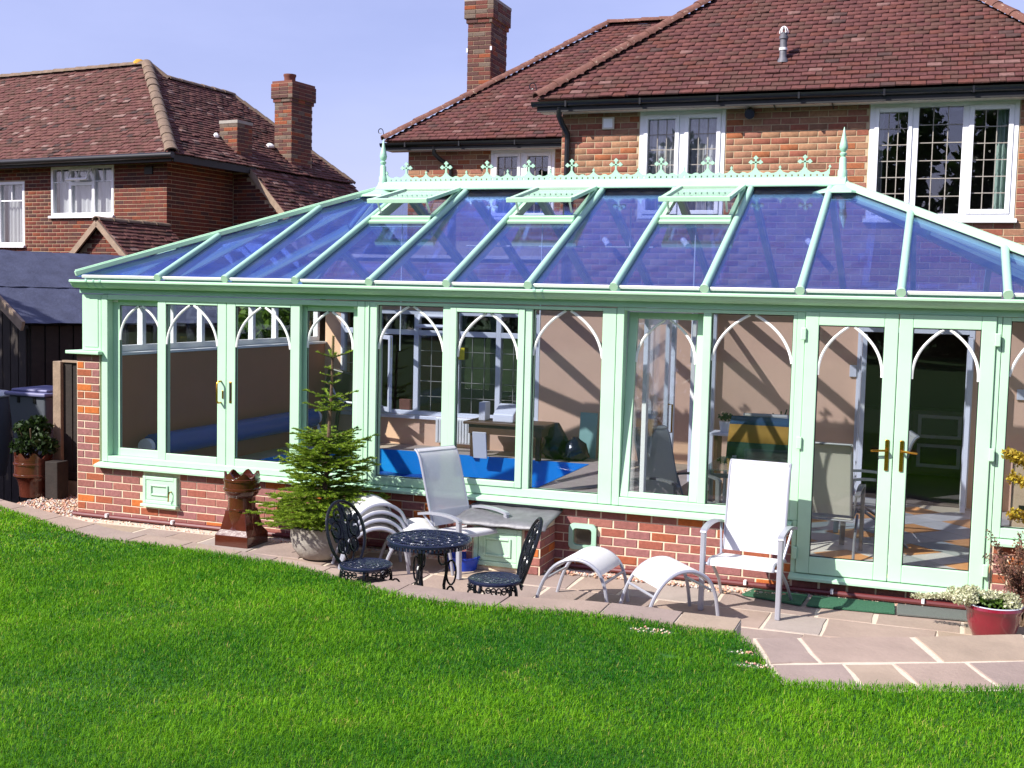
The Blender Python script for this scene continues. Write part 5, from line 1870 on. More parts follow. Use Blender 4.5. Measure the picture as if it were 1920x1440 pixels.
MB().tube([(bx - .26, by_ + .38, 1.0), (bx + .26, by_ + .38, 1.0)], .018, 8).build('bin_handle', M['bin'], BIN, True)
for s in (-1, 1):
    MB().tube([(bx + s * .2, by_ + .25, .06), (bx + s * .27, by_ + .25, .06)], .1, 16).build('wheel', M['black'], BIN, True)
    MB().box(bx + s * .12 - .02, by_ - .345, .90, bx + s * .12 + .02, by_ - .325, .97).build('lid_catch', M['black'], BIN)
WB = thing('water_butt', 'grey plastic water butt with a white lid at the left edge', 'water butt', (-2.75, 1.6, FLOOR))
MB().lathe([(.22, FLOOR), (.27, .3), (.275, .6), (.25, .93)], 20, (-2.75, 1.6, 0)).build('tub', M['bin'], WB, True)
MB().lathe([(.27, .93), (.28, .95), (.26, .99), (0, 1.0)], 20, (-2.75, 1.6, 0)).build('lid', M['white_plastic'], WB, True)

def crown_pot(name, label, loc, kind, m, rz=0):
    """salt-glazed crown chimney pot used as a planter"""
    t = thing(name, label, 'chimney pot', loc, 'crown chimney pots', rz)
    x, y, z = loc
    n = 48
    if kind == 'tall':
        body = [(.17, .155), (.155, .20), (.148, .40), (.150, .46), (.165, .475), (.180, .49), (.192, .52), (.2, .525), (.2, .545), (.192, .55), (.19, .61), (.2, .615), (.2, .635), (.19, .64)]
        rim_r, rim_z, amp = .19, .64, .055
        cut = lambda t: .5 + .5 * math.cos(t * 7)
    else:
        body = [(.15, 0), (.155, .10), (.17, .18), (.205, .23), (.215, .235), (.215, .255), (.205, .26), (.205, .36), (.215, .365), (.215, .385), (.205, .39), (.205, .42)]
        rim_r, rim_z, amp = .205, .42, .09
        cut = lambda t: abs(((t * 8 / (2 * PI)) % 1) - .5) * 2
    mb = MB()
    mb.lathe(body, n, loc)
    mb.build('pot_body', m, t, True, angle=35)
    mb = MB()
    vs, fs = [], []
    for j in range(n):
        a = 2 * PI * (j + .5) / n
        h = rim_z + amp * cut(a) + .006
        c_, s_ = math.cos(a), math.sin(a)
        for r, zz in ((rim_r, rim_z - .004), (rim_r, h), (rim_r - .022, h), (rim_r - .022, rim_z - .16)):
            vs.append((x + r * c_, y + r * s_, z + zz))
    for j in range(n):
        q = (j + 1) % n
        for k in range(3):
            fs.append((4 * j + k, 4 * q + k, 4 * q + k + 1, 4 * j + k + 1))
    mb.add(vs, fs)
    mb.build('crown', m, t, True, angle=35)
    if kind == 'tall':
        mb = MB()
        q = .205
        vs = []
        ang = rz
        for r, zz in ((q, 0), (q, .105), (.165, .155), (.125, .33), (.125, .335)):
            for sx, sy in ((-1, -1), (1, -1), (1, 1), (-1, 1)):
                vs.append((x + r * sx, y + r * sy, z + zz))
        fs = [(0, 3, 2, 1)]
        for k in range(4):
            for i in range(4):
                fs.append((4 * k + i, 4 * k + (i + 1) % 4, 4 * k + 4 + (i + 1) % 4, 4 * k + 4 + i))
        fs.append((16, 17, 18, 19))
        mb.add(vs, fs)
        mb.build('square_foot', m, t, bevel=.012)
        mb = MB()
        mb.lathe([(.155, .33), (.165, .335), (.165, .35), (.150, .355)], 8, loc)
        mb.build('collar', m, t, True, angle=20)
    MB().lathe([(.0, rim_z - .1), (rim_r - .02, rim_z - .1)], 20, loc).build('soil', M['soil'], t)
    if kind == 'tall':
        t.scale = (.86, .86, .98)
    return t
crown_pot('crown_chimney_pot', 'tall glossy brown crown chimney pot on a square foot by the brick wall', (2.26, -.42, FLOOR), 'tall', M['saltglaze'])
crown_pot('crown_chimney_pot', 'squat dark brown crown pot with pointed rim holding a shrub', (-1.22, .72, FLOOR), 'squat', M['saltglaze_dark'])
PL = thing('potted_shrub', 'small dark evergreen shrub growing in the squat brown pot', 'shrub', (-1.22, .72, .30))
cloud_mesh('foliage', [leaf_cloud(260, (-1.22 + dx, .72 + dy, .60 + dz), (.11, .10, .10), .035) for dx, dy, dz in ((0, 0, .05), (-.13, .02, -.05), (.15, -.05, -.02), (.02, .05, .16), (-.08, -.06, .10), (.1, .04, .10), (.2, .02, -.08), (-.2, 0, -.12), (0, -.1, -.06))], M['leaf_pot'], PL)
mb = MB()
for k in range(6):
    t = k * 1.05
    mb.tube([(-1.22, .72, .32), (-1.22 + .07 * math.cos(t), .72 + .07 * math.sin(t), .5), (-1.22 + .16 * math.cos(t), .72 + .16 * math.sin(t), .72)], .008, 5)
mb.build('stems', M['bark'], PL, True)
tag(MB().box(-.97, .62, FLOOR, -.80, .80, .36).build('timber_block', M['timber_dark'], bevel=.008), 'upright dark timber block between the squat pot and the fence', 'timber block')
# shrubbery seen beyond the shed and left windows
GH = thing('hedge', 'leafy green hedge seen through the left side windows', 'hedge', (-4, 7, -.5))
cloud_mesh('foliage', [leaf_cloud(1300, (-.9 - .75 * k, 8.0 + .4 * k, 1.1 + .4 * (k % 2)), (.7, .6, 1.1), .09) for k in range(2)] +
           [leaf_cloud(1300, (-1.55, 5.9 + .6 * k, 1.2 + .3 * (k % 2)), (.5, .6, 1.0), .09) for k in range(4)], M['leaf_mid'], GH)

# ================================================================== GARDEN FURNITURE
STOOL_PTS = [(-.30, 0), (-.262, .13), (-.215, .235), (-.145, .325), (-.05, .382), (.05, .395), (.14, .372), (.215, .315), (.262, .22), (.285, .11), (.30, 0)]
def smooth_pts(p, n=4):
    out = []
    P = [p[0]] + list(p) + [p[-1]]
    for i in range(1, len(P) - 2):
        for k in range(n):
            t = k / n
            a, b, c, d = (np.array(q, float) for q in P[i - 1:i + 3])
            out.append(tuple(.5 * (2 * b + (c - a) * t + (2 * a - 5 * b + 4 * c - d) * t * t + (3 * b - a - 3 * c + d) * t ** 3)))
    out.append(tuple(map(float, p[-1])))
    return out
def make_footstool():
    t = thing('footstool', '', 'footstool')
    pts = smooth_pts(STOOL_PTS, 3)
    for s in (-1, 1):
        mb = MB()
        mb.tube([(x, s * .235, z) for x, z in pts], .0145, 8)
        mb.build('leg_arch', M['alu'], t, True)
    mb = MB()
    for x, z in ((-.225, .215), (.255, .235)):
        mb.tube([(x, -.225, z), (x, .225, z)], .011, 8)
        mb.build('cross_bar', M['alu'], t, True)
        mb = MB()
    top = [q for q in pts if q[1] > .26]
    mb = MB()
    N = len(top)
    vs = []
    for x, z in top:
        vs += [(x, -.228, z + .014), (x, .228, z + .014)]
    for x, z in top:
        vs += [(x, -.228, z + .008), (x, .228, z + .008)]
    fs = [(2 * k, 2 * k + 2, 2 * k + 3, 2 * k + 1) for k in range(N - 1)] + [(2 * N + 2 * k + 1, 2 * N + 2 * k + 3, 2 * N + 2 * k + 2, 2 * N + 2 * k) for k in range(N - 1)]
    fs += [(0, 1, 2 * N + 1, 2 * N), (2 * N - 2, 4 * N - 2, 4 * N - 1, 2 * N - 1)]
    mb.add(vs, fs)
    mb.build('sling', M['sling'], t, True, angle=50)
    return t
proto = make_footstool()
stools = [((6.50, -1.20, FLOOR), 38, 'white sling footstool nearest the front of the upright recliner', 0),
          ((5.80, -1.12, FLOOR), -4, 'white sling footstool alone between the cast chair and the cat flap', 0)]
for k in range(4):
    nm = ['lowest white footstool of the stack under the spruce', 'second white footstool from the bottom of the stack under the spruce',
          'third white footstool from the bottom of the stack under the spruce', 'topmost white footstool of the stack under the spruce'][k]
    stools.append(((3.80 - .02 * k, -.80 + .03 * k, FLOOR + .062 * k), 34 + 3 * k, nm, k))
stools.append(((4.16, -.66, FLOOR), 30, 'white footstool beside the stack, half behind the cast table', 0))
for i, (loc, rz, lab, k) in enumerate(stools):
    o = proto if i == 0 else copy_tree(proto)
    o.location = loc
    o.rotation_euler = (0, 0, math.radians(rz))
    tag(o, lab, 'footstool', 'white sling footstools')

def make_recliner(sl, fr, label, cat='recliner chair', group='white sling recliners', back=1.0, tilt=.30, arm_h=1.0):
    t = thing('recliner_chair', label, cat, group=group)
    hw = .295
    for s in (-1, 1):
        mb = MB()
        mb.bar((s * hw, -.27, 0), (s * hw, -.255, .615 * arm_h), .038, .048, (0, 1, 0))
        mb.build('front_leg', fr, t, bevel=.008)
        arm = [(y_, z_ * arm_h) for y_, z_ in smooth_pts([(-.275, .60), (-.24, .625), (-.08, .645), (.12, .635), (.30, .60)], 4)]
        mb = MB()
        for a, b in zip(arm[:-1], arm[1:]):
            mb.bar((s * hw, a[0], a[1]), (s * hw, b[0], b[1]), .045, .022)
        mb.build('armrest', fr, t, True, angle=50)
        mb = MB()
        mb.tube([(s * (hw - .03), -.12, .36), (s * (hw - .02), .20, .15), (s * (hw - .01), .34, 0)], .013, 8)
        mb.build('rear_leg', fr, t, True)
        mb = MB()
        mb.tube([(s * .245, .12, .37), (s * (hw - .01), .26, .60 * arm_h)], .010, 6)
        mb.build('back_stay', fr, t, True)
    def sheet(pts, w, name, th=.006, m=sl):
        mb = MB()
        N = len(pts)
        vs = []
        for off in (0, th):
            for k, (y, z) in enumerate(pts):
                a = pts[max(k - 1, 0)]; b = pts[min(k + 1, N - 1)]
                dy, dz = b[0] - a[0], b[1] - a[1]
                l = math.hypot(dy, dz)
                ny, nz_ = -dz / l * off, dy / l * off
                vs += [(-w, y + ny, z + nz_), (w, y + ny, z + nz_)]
        fs = [(2 * k, 2 * k + 1, 2 * k + 3, 2 * k + 2) for k in range(N - 1)] + [(2 * N + 2 * k, 2 * N + 2 * k + 2, 2 * N + 2 * k + 3, 2 * N + 2 * k + 1) for k in range(N - 1)]
        for e in (0, 1):
            fs += [(2 * k + e, 2 * k + 2 + e, 2 * N + 2 * k + 2 + e, 2 * N + 2 * k + e) for k in range(N - 1)]
        fs += [(0, 1, 2 * N + 1, 2 * N), (2 * N - 2, 2 * N - 1, 4 * N - 1, 4 * N - 2)]
        mb.add(vs, fs)
        return mb.build(name, m, t, True, angle=60)
    seat = smooth_pts([(-.265, .355), (-.25, .392), (-.15, .395), (.0, .375), (.17, .362)], 4)
    sheet(seat, .238, 'seat_sling')
    for s in (-1, 1):
        MB().tube([(s * .245, y, z) for y, z in seat], .013, 8).build('seat_rail', fr, t, True)
    MB().tube([(-.285, -.255, .365), (.285, -.255, .365)], .012, 8).build('cross_bar', fr, t, True)
    MB().tube([(-.26, .18, .35), (.26, .18, .35)], .010, 8).build('cross_bar', fr, t, True)
    y0, z0 = .17, .40
    H = .72 * back
    bp = smooth_pts([(y0, z0), (y0 + tilt * H * .42, z0 + H * .45), (y0 + tilt * H * .80, z0 + H * .85), (y0 + tilt * H, z0 + H * .97), (y0 + tilt * H * 1.16, z0 + H * 1.0)], 4)
    sheet(bp, .228, 'back_sling')
    if arm_h:
        for sl_ in (bp[:3], bp[-5:-1]):
            sheet([(y - .004, z) for y, z in sl_], .2285, 'back_hem', .010, M['sling_hem'] if sl is not M['sling_grey'] else sl)
    for s in (-1, 1):
        MB().tube([(s * .236, y + .004, z) for y, z in bp], .013, 8).build('back_rail', fr, t, True)
    MB().tube([(-.236, bp[-1][0], bp[-1][1]), (.236, bp[-1][0], bp[-1][1])], .012, 8).build('top_bar', fr, t, True)
    return t
r2 = make_recliner(M['sling'], M['alu'], 'upright white sling recliner beside the double doors', back=.97, tilt=.20)
r2.location = (7.005, -.66, FLOOR)
r2.rotation_euler = (0, 0, math.radians(-4))
r1 = make_recliner(M['sling_thin'], M['alu'], 'white mesh recliner behind the round cast table', back=.93, tilt=.36, arm_h=.84)
r1.location = (4.53, -.46, FLOOR)
r1.scale = (.93, .93, .95)
r1.rotation_euler = (0, 0, math.radians(64))

def loop(cx, cy, rx_, ry_, ang, z, n=14):
    c_, s_ = math.cos(ang), math.sin(ang)
    return [(cx + rx_ * math.cos(2 * PI * k / n) * c_ - ry_ * math.sin(2 * PI * k / n) * s_, cy + rx_ * math.cos(2 * PI * k / n) * s_ + ry_ * math.sin(2 * PI * k / n) * c_, z) for k in range(n)]
def lattice(mb, R, z, r=.006):
    """pierced casting: rings, petals and scrolls"""
    for q in (.97, .72, .42, .16):
        mb.tube(loop(0, 0, R * q, R * q, 0, z, 40), r * (1.5 if q > .9 else 1.1), 5, True)
    for k in range(16):
        a = 2 * PI * k / 16
        mb.tube(loop(R * .845 * math.cos(a), R * .845 * math.sin(a), R * .12, R * .10, a, z, 10), r, 5, True)
        mb.tube(loop(R * .57 * math.cos(a + .2), R * .57 * math.sin(a + .2), R * .14, R * .075, a + .2, z, 10), r, 5, True)
    for k in range(8):
        a = 2 * PI * k / 8
        mb.tube(loop(R * .29 * math.cos(a), R * .29 * math.sin(a), R * .12, R * .08, a, z, 10), r, 5, True)
        for q, s in ((.845, .2), (.57, 0.0)):
            b = a + s
            mb.lathe([(.0, -.005), (R * .045, -.004), (R * .045, .004), (0, .006)], 6, (R * q * math.cos(b), R * q * math.sin(b), z))
    mb.lathe([(R * .16, -.004), (R * .14, .006), (0, .008)], 14, (0, 0, z))

def scroll_leg(mb, ang, r_top, r_mid, r_foot, h, w=.013):
    c_, s_ = math.cos(ang), math.sin(ang)
    P_ = lambda r, z: (r * c_, r * s_, z)
    main = smooth_pts([(r_top, h), (r_top + .02, h * .86), (r_mid, h * .6), (r_mid - .015, h * .36), (r_foot - .03, h * .14), (r_foot, 0)], 4)
    mb.tube([P_(r, z) for r, z in main], w, 6)
    def lp(r, z, a, b, n=14):
        mb.tube([P_(r + a * math.cos(2 * PI * k / n), z + b * math.sin(2 * PI * k / n)) for k in range(n)], w * .62, 5, True)
    lp(r_mid + .035, h * .58, .035, h * .16)
    lp(r_mid + .03, h * .3, .028, h * .10)
    lp(r_foot + .012, h * .10, .024, h * .07)
    lp(r_mid - .03, h * .78, .03, h * .10)

TB = thing('bistro_table', 'small round navy cast metal table with pierced top', 'table', (0, 0, 0))
mb = MB(); lattice(mb, .305, .585); mb.build('table_top', M['navy_iron'], TB, True, angle=60)
mb = MB()
mb.lathe([(.300, .565), (.312, .57), (.314, .588), (.302, .594), (.296, .585)], 48)
mb.build('rim', M['navy_iron'], TB, True, angle=60)
mb = MB()
for k in range(64):
    a = 2 * PI * k / 64
    mb.obox((.304 * math.cos(a), .304 * math.sin(a), .556), Vector((math.cos(a), math.sin(a), 0)) * .004, Vector((-math.sin(a), math.cos(a), 0)) * .009, Z * .012)
mb.build('beaded_skirt', M['navy_iron'], TB)
for k in range(3):
    mb = MB(); scroll_leg(mb, .5 + k * 2 * PI / 3, .10, .13, .235, .575); mb.build('leg', M['iron'], TB, True)
mb = MB(); mb.tube(loop(0, 0, .10, .10, 0, .18, 20), .008, 5, True); mb.build('stretcher_ring', M['iron'], TB, True)
TB.location = (4.875, -1.98, FLOOR)

def make_bistro_chair():
    t = thing('bistro_chair', '', 'chair', group='cast metal bistro chairs')
    mb = MB(); lattice(mb, .185, .362, .0055); mb.build('seat', M['navy_iron'], t, True, angle=60)
    mb = MB(); mb.lathe([(.180, .345), (.196, .350), (.198, .366), (.186, .374), (.176, .366)], 36); mb.build('seat_rim', M['navy_iron'], t, True, angle=60)
    for k in range(4):
        a = PI / 4 + k * PI / 2
        mb = MB()
        scroll_leg(mb, a, .165, .185, .215, .35, .012)
        mb.build('leg', M['iron'], t, True)
        ap = MB()
        for j in range(5):
            b = a + PI / 4 + (j - 2) * .20
            hh = .030 - .006 * abs(j - 2)
            ap.tube([(.190 * math.cos(b + .09 * math.cos(q)), .190 * math.sin(b + .09 * math.cos(q)), .342 - hh + hh * math.sin(q)) for q in np.linspace(0, 2 * PI, 11)[:-1]], .0055, 5, True)
            ap.lathe([(0, -.008), (.012, -.004), (.012, .004), (0, .008)], 6, (.190 * math.cos(b), .190 * math.sin(b), .342 - hh))
        ap.build('apron', M['iron'], t, True)
    def bk(u, w):     # back plane: u across, w up
        return (u, .175 + .22 * w + .22 * w * w, .36 + w * .98)
    out = smooth_pts([(-.10, 0), (-.155, .10), (-.175, .22), (-.15, .34), (-.08, .42), (0, .445), (.08, .42), (.15, .34), (.175, .22), (.155, .10), (.10, 0)], 4)
    mb = MB(); mb.tube([bk(u, w) for u, w in out], .013, 7); mb.build('back_frame', M['iron'], t, True)
    mb = MB()
    def sc(cx, cw, a, b, r=.0085):
        mb.tube([bk(cx + a * math.cos(2 * PI * k / 12), cw + b * math.sin(2 * PI * k / 12)) for k in range(12)], r, 5, True)
    for s in (-1, 1):
        sc(s * .055, .12, .04, .055); sc(s * .085, .24, .045, .06); sc(s * .05, .345, .035, .045)
        mb.tube([bk(s * .02, 0), bk(s * .05, .08), bk(s * .02, .2), bk(s * .03, .3), bk(0, .42)], .008, 5)
    mb.build('back_scrolls', M['iron'], t, True)
    mb = MB()
    for (u, w, a, b, rot) in ((0, .22, .045, .075, 0), (-.06, .29, .03, .05, .5), (.06, .29, .03, .05, -.5), (0, .34, .03, .045, 0), (-.045, .17, .028, .05, -.6), (.045, .17, .028, .05, .6), (0, .10, .03, .05, 0), (-.10, .20, .03, .05, .3), (.10, .20, .03, .05, -.3), (-.11, .30, .028, .045, .8), (.11, .30, .028, .045, -.8), (-.07, .11, .028, .045, -.4), (.07, .11, .028, .045, .4), (0, .40, .03, .03, 0), (-.05, .235, .03, .05, .2), (.05, .235, .03, .05, -.2)):
        pl = []
        for k in range(14):
            q = 2 * PI * k / 14
            r_ = 1 + .22 * math.cos(3 * q)
            x_, y_ = a * r_ * math.cos(q), b * r_ * math.sin(q)
            pl.append(bk(u + x_ * math.cos(rot) - y_ * math.sin(rot), w + x_ * math.sin(rot) + y_ * math.cos(rot)))
        k = len(pl)
        mb.add(pl + [(p_[0], p_[1] + .011, p_[2]) for p_ in pl], [tuple(range(k)), tuple(range(2 * k - 1, k - 1, -1))] + [((i + 1) % k, i, k + i, k + (i + 1) % k) for i in range(k)])
    mb.build('vine_leaves', M['iron'], t)
    return t
c1 = make_bistro_chair()
c1.location = (4.40, -2.06, FLOOR)
c1.rotation_euler = (0, 0, math.radians(68))
c1['label'] = 'black cast metal chair with vine back left of the round table'
c2 = copy_tree(c1)
c2.location = (5.43, -2.06, FLOOR)
c2.rotation_euler = (0, 0, math.radians(-62))
c2['label'] = 'black cast metal chair with vine back right of the round table'

# brick cabinet with a lead roof against the wall
KI = thing('pump_cabinet', 'low brick cabinet with sloping lead top and mint door against the wall', 'cabinet', (4.87, -.2, FLOOR))
kb = MB()
kb.prism([(-.40, FLOOR), (-.012, FLOOR), (-.012, .425), (-.40, .365)], lambda u, w, t: (t, u, w), 4.53, 5.21)
kbo = kb.build('cabinet_wall', M['mortar'], KI)
dr = (4.60, 5.05, FLOOR + .04, .325)
pcs = brick_pieces((0, -.408, 0), X, Z, Y, 4.525, 5.215, FLOOR, FLOOR + 5 * HB, [dr], .225, HB, BR_NEW, W_NEW)
pcs += brick_pieces((5.218, -.40, 0), Y, Z, -X, 0, .385, FLOOR, FLOOR + 5 * HB, [], .225, HB, BR_NEW, W_NEW)
lay_pieces(kbo, 'brick', pcs, BR_NEW, 300, 'brickwork')
rect_frame(MB(), 4.605, 5.045, FLOOR + .045, .32, .04, -.425, -.40).build('door_frame', MINT, KI, bevel=.004)
MB().box(4.648, -.418, FLOOR + .088, 5.002, -.401, .278).build('cabinet_door', MINT, KI, bevel=.004)
rect_frame(MB(), 4.70, 4.95, FLOOR + .13, .235, .02, -.43, -.4185).build('door_moulding', MINT, KI, bevel=.004)
mb = MB()
nx, ny = 20, 8
vs = []
for i in range(nx + 1):
    for j in range(ny + 1):
        x = 4.44 + .84 * i / nx
        y = .0 - .50 * j / ny
        vs.append((x, y, .452 - .075 * j / ny + .004 * math.sin(i * 1.1 + j) - (.022 if j == ny else 0)))
fs = [(i * (ny + 1) + j, (i + 1) * (ny + 1) + j, (i + 1) * (ny + 1) + j + 1, i * (ny + 1) + j + 1) for i in range(nx) for j in range(ny)]
mb.add(vs, fs)
lo = mb.build('lead_top', M['lead'], KI, True, angle=60)
md = lo.modifiers.new('solid', 'SOLIDIFY'); md.thickness = .012
MB().box(4.47, -.03, .445, 5.26, -.008, .476).build('lead_flashing', M['lead'], KI, bevel=.004)

# bucket under the recliner
bk_ = thing('wash_basin', 'low dark blue basin under the mesh recliner', 'basin', (4.52, -.45, FLOOR))
MB().lathe([(.12, 0), (.145, .10), (.152, .105), (.152, .12), (.14, .12), (.115, .02), (0, .02)], 20, (4.52, -.45, FLOOR)).build('basin_body', M['blue_plastic'], bk_, True, angle=40)
# mats before the doors
def flat_mat(name, label, poly, m, z=FLOOR + .012, cat='mat'):
    mb = MB()
    mb.prism(poly, lambda u, w, t: (u, w, t), z - .008, z + .008)
    return tag(mb.build(name, m, bevel=.003), label, cat, 'rubber mats before the doors')
flat_mat('door_mat', 'green rubber mat in the shadow of the upright recliner', [(6.92, -.34), (7.40, -.47), (7.42, -.13), (6.98, -.12)], M['green_mat'])
flat_mat('door_mat', 'green rubber mat in the sun before the left door', [(7.44, -.47), (8.10, -.42), (8.09, -.12), (7.46, -.13)], M['green_mat'])
flat_mat('door_mat', 'grey rubber mat before the right door', [(8.115, -.43), (8.66, -.38), (8.64, -.10), (8.11, -.12)], M['grey_mat'])

# red glazed pot with cream flowers
RP = thing('glazed_pot', 'squat wine red glazed flower pot by the right door', 'flower pot', (8.78, -.78, FLOOR))
MB().lathe([(.125, 0), (.135, .01), (.165, .08), (.182, .15), (.185, .20), (.195, .215), (.205, .235), (.20, .255), (.178, .255), (.165, .22), (.155, .20), (0, .20)], 32, (8.78, -.78, FLOOR)).build('pot', M['red_glaze'], RP, True, angle=40)
MB().lathe([(.179, .2555), (.199, .2565), (.190, .262), (.179, .2555)], 32, (8.78, -.78, FLOOR)).build('rim_glaze', M['pale_glaze'], RP, True)
FL = thing('pot_flowers', 'trailing cream flowers spilling from the red glazed pot', 'flowers', (8.78, -.78, .17))
cl = []
for k in range(16):
    t = random.uniform(0, 2 * PI)
    r = random.uniform(.02, .2)
    cl.append(leaf_cloud(150, (8.74 + r * math.cos(t) * 1.5 - .05, -.78 + r * math.sin(t), .235 + random.uniform(-.02, .06) - r * .1), (.07, .06, .035), .013))
for k in range(5):
    cl.append(leaf_cloud(90, (8.50 - .06 * k, -.76 + .02 * k, .22 - .012 * k), (.06, .05, .025), .012))
cloud_mesh('flowers', cl, M['leaf_cream'], FL)
cloud_mesh('leaves', [leaf_cloud(300, (8.78, -.78, .20), (.16, .15, .04), .018)], M['leaf_mid'], FL)
def twig_shrub(name, label, base, n, height, spread, material, leafsize, per, parent_loc, tiltx=0.0):
    S = thing(name, label, 'shrub', parent_loc)
    mb = MB()
    cl = []
    for k in range(n):
        t = random.uniform(0, 2 * PI)
        r = random.uniform(.15, 1) * spread
        h_ = height * random.uniform(.55, 1.0)
        b = Vector(base) + Vector((random.uniform(-.04, .04), random.uniform(-.04, .04), 0))
        m_ = b + Vector((r * .4 * math.cos(t) + tiltx * .3, r * .4 * math.sin(t), h_ * .6))
        e = b + Vector((r * math.cos(t) + tiltx, r * math.sin(t), h_))
        mb.tube([b, m_, e], [.006, .004, .002], 5)
        for q in range(6):
            p_ = m_.lerp(e, q / 5) if q > 1 else b.lerp(m_, .6 + .3 * q)
            cl.append(leaf_cloud(per, tuple(p_), (.035, .035, .045), leafsize))
    mb.build('stems', M['bark'], S, True)
    cloud_mesh('foliage', cl, material, S)
    return S
twig_shrub('brown_shrub', 'twiggy purple brown shrub behind the red pot', (9.0, -.32, FLOOR), 46, .68, .30, M['leaf_purple'], .013, 14, (9.0, -.32, FLOOR))
gs = thing('golden_shrub', 'golden green conifer branch hanging in at the right edge', 'shrub', (9.15, -.55, FLOOR))
mb = MB(); mb.tube([(9.2, -.55, FLOOR), (9.18, -.55, .7), (9.1, -.55, 1.25)], [.03, .022, .008], 7)
cl = []
for k in range(34):
    h_ = random.uniform(.85, 1.38)
    t = random.uniform(0, 2 * PI)
    L = random.uniform(.12, .36) * (1.5 - h_ * .6)
    b = Vector((9.06, -.55, h_ - .1)); e = b + Vector((L * math.cos(t), L * math.sin(t), .06))
    mb.tube([b, e], [.006, .002], 5)
    for q in range(5):
        cl.append(leaf_cloud(70, tuple(b.lerp(e, .2 + .2 * q)), (.04, .04, .05), .018))
mb.build('trunk', M['bark'], gs, True)
cloud_mesh('foliage', cl, M['leaf_gold'], gs)

# stone bowl with the young spruce
BX, BY = 3.22, -.62
SB_ = thing('stone_bowl', 'weathered round concrete bowl holding the spruce', 'planter', (BX, BY, FLOOR))
MB().lathe([(.13, 0), (.20, .03), (.255, .11), (.275, .20), (.27, .27), (.28, .285), (.28, .30), (.25, .30), (.24, .25), (0, .25)], 30, (BX, BY, FLOOR)).build('bowl', M['stone_bowl'], SB_, True, angle=45)
SPR = thing('spruce_tree', 'young yellow green spruce with a bare leader growing in the concrete bowl', 'tree', (BX, BY, .2))
mb = MB()
top_z = 1.93
def trunk_at(z):
    t = (z - .2) / (top_z - .2)
    return Vector((BX + .03 * math.sin(t * 2.2) + .06 * t, BY + .02 * t, z))
mb.tube([trunk_at(z) for z in np.linspace(.18, top_z, 14)], list(np.linspace(.024, .010, 14)), 7)
nV, nF, nT = [], [], []
cnt = [0]
def needles(a, b, dens, ln, tone0):
    """brush of needles along a shoot"""
    a, b = np.array(a), np.array(b)
    d = b - a
    L = np.linalg.norm(d)
    d /= L
    n = max(10, int(dens * L))
    t = RNG.random(n)
    r = RNG.standard_normal((n, 3))
    r -= (r @ d)[:, None] * d
    r /= np.linalg.norm(r, axis=1)[:, None]
    r[:, 2] = np.abs(r[:, 2]) * .7 + r[:, 2] * .3
    dirn = r * .85 + d * .55
    dirn /= np.linalg.norm(dirn, axis=1)[:, None]
    base = a + d * (t * L)[:, None]
    l = ln * RNG.uniform(.7, 1.15, n) * (1 - .35 * t)
    tip = base + dirn * l[:, None]
    side = np.cross(dirn, RNG.standard_normal((n, 3)))
    side /= np.linalg.norm(side, axis=1)[:, None]
    side *= .0030
    nV.append(np.stack([base - side, base + side, tip], 1).reshape(-1, 3))
    nF.append((np.arange(n) * 3)[:, None] + np.array([[0, 1, 2]]) + cnt[0])
    cnt[0] += 3 * n
    nT.append(np.repeat(np.clip(tone0 + .45 * t + RNG.normal(0, .12, n), 0, 1), 3))
def spruce_branch(z, ang, L, droop, subs, up=.0):
    b = trunk_at(z)
    d = Vector((math.cos(ang), math.sin(ang), 0))
    pts = []
    for k in range(6):
        t = k / 5
        pts.append(b + d * (L * t) + Z * (L * (up * t - droop * t * t + .10 * t ** 3)))
    mb.tube(pts, list(np.linspace(.007, .0025, 6)), 5)
    for k in range(5):
        needles(pts[k], pts[k + 1], 1100, .028, .02 + .11 * k)
    s = d.cross(Z)
    for q in range(subs):
        t = .22 + .74 * q / max(1, subs - 1)
        i = min(4, int(t * 5))
        p = pts[i].lerp(pts[i + 1], t * 5 - i)
        for sg in (-1, 1):
            l = L * (.42 * (1.05 - t) + .10) * random.uniform(.8, 1.2)
            e = p + (d * .75 + s * sg * .75).normalized() * l + Z * (l * random.uniform(-.12, .14))
            needles(p, e, 1250, .029, .16)
            if l > .11:
                for sg2 in (-1, 1):
                    m_ = p.lerp(e, .5)
                    e2 = m_ + ((e - p).normalized() * .7 + (e - p).cross(Z).normalized() * sg2 * .7).normalized() * l * .42
                    needles(m_, e2, 1250, .028, .34)
for zz, L0, n in ((.25, .48, 9), (.32, .58, 10), (.40, .60, 10), (.48, .54, 10), (.56, .48, 9), (.64, .44, 9), (.72, .42, 9), (.80, .40, 9), (.88, .38, 8), (.96, .35, 8), (1.03, .29, 6)):
    for k in range(n):
        spruce_branch(zz + random.uniform(-.04, .04), 2 * PI * (k + random.uniform(-.25, .25)) / n + zz * 7, L0 * random.uniform(.78, 1.15), .22 if zz < .6 else .10, 4, .18 if zz < .6 else .30)
for zz, L0, n, sb in ((1.27, .22, 5, 2), (1.33, .17, 3, 1), (1.38, .20, 4, 2), (1.50, .10, 3, 0), (1.57, .10, 3, 0), (1.63, .08, 2, 0), (1.74, .17, 4, 0)):
    for k in range(n):
        spruce_branch(zz, 2 * PI * (k + random.uniform(-.2, .2)) / n + zz * 5, L0 * random.uniform(.8, 1.15), .05, sb, .25)
needles(trunk_at(1.74), trunk_at(top_z), 2200, .024, .5)
mb.build('trunk', M['bark'], SPR, True)
big_mesh('crown', np.concatenate(nV), np.concatenate(nF), M['needle'], parent=SPR, tone=np.concatenate(nT), kind=None)

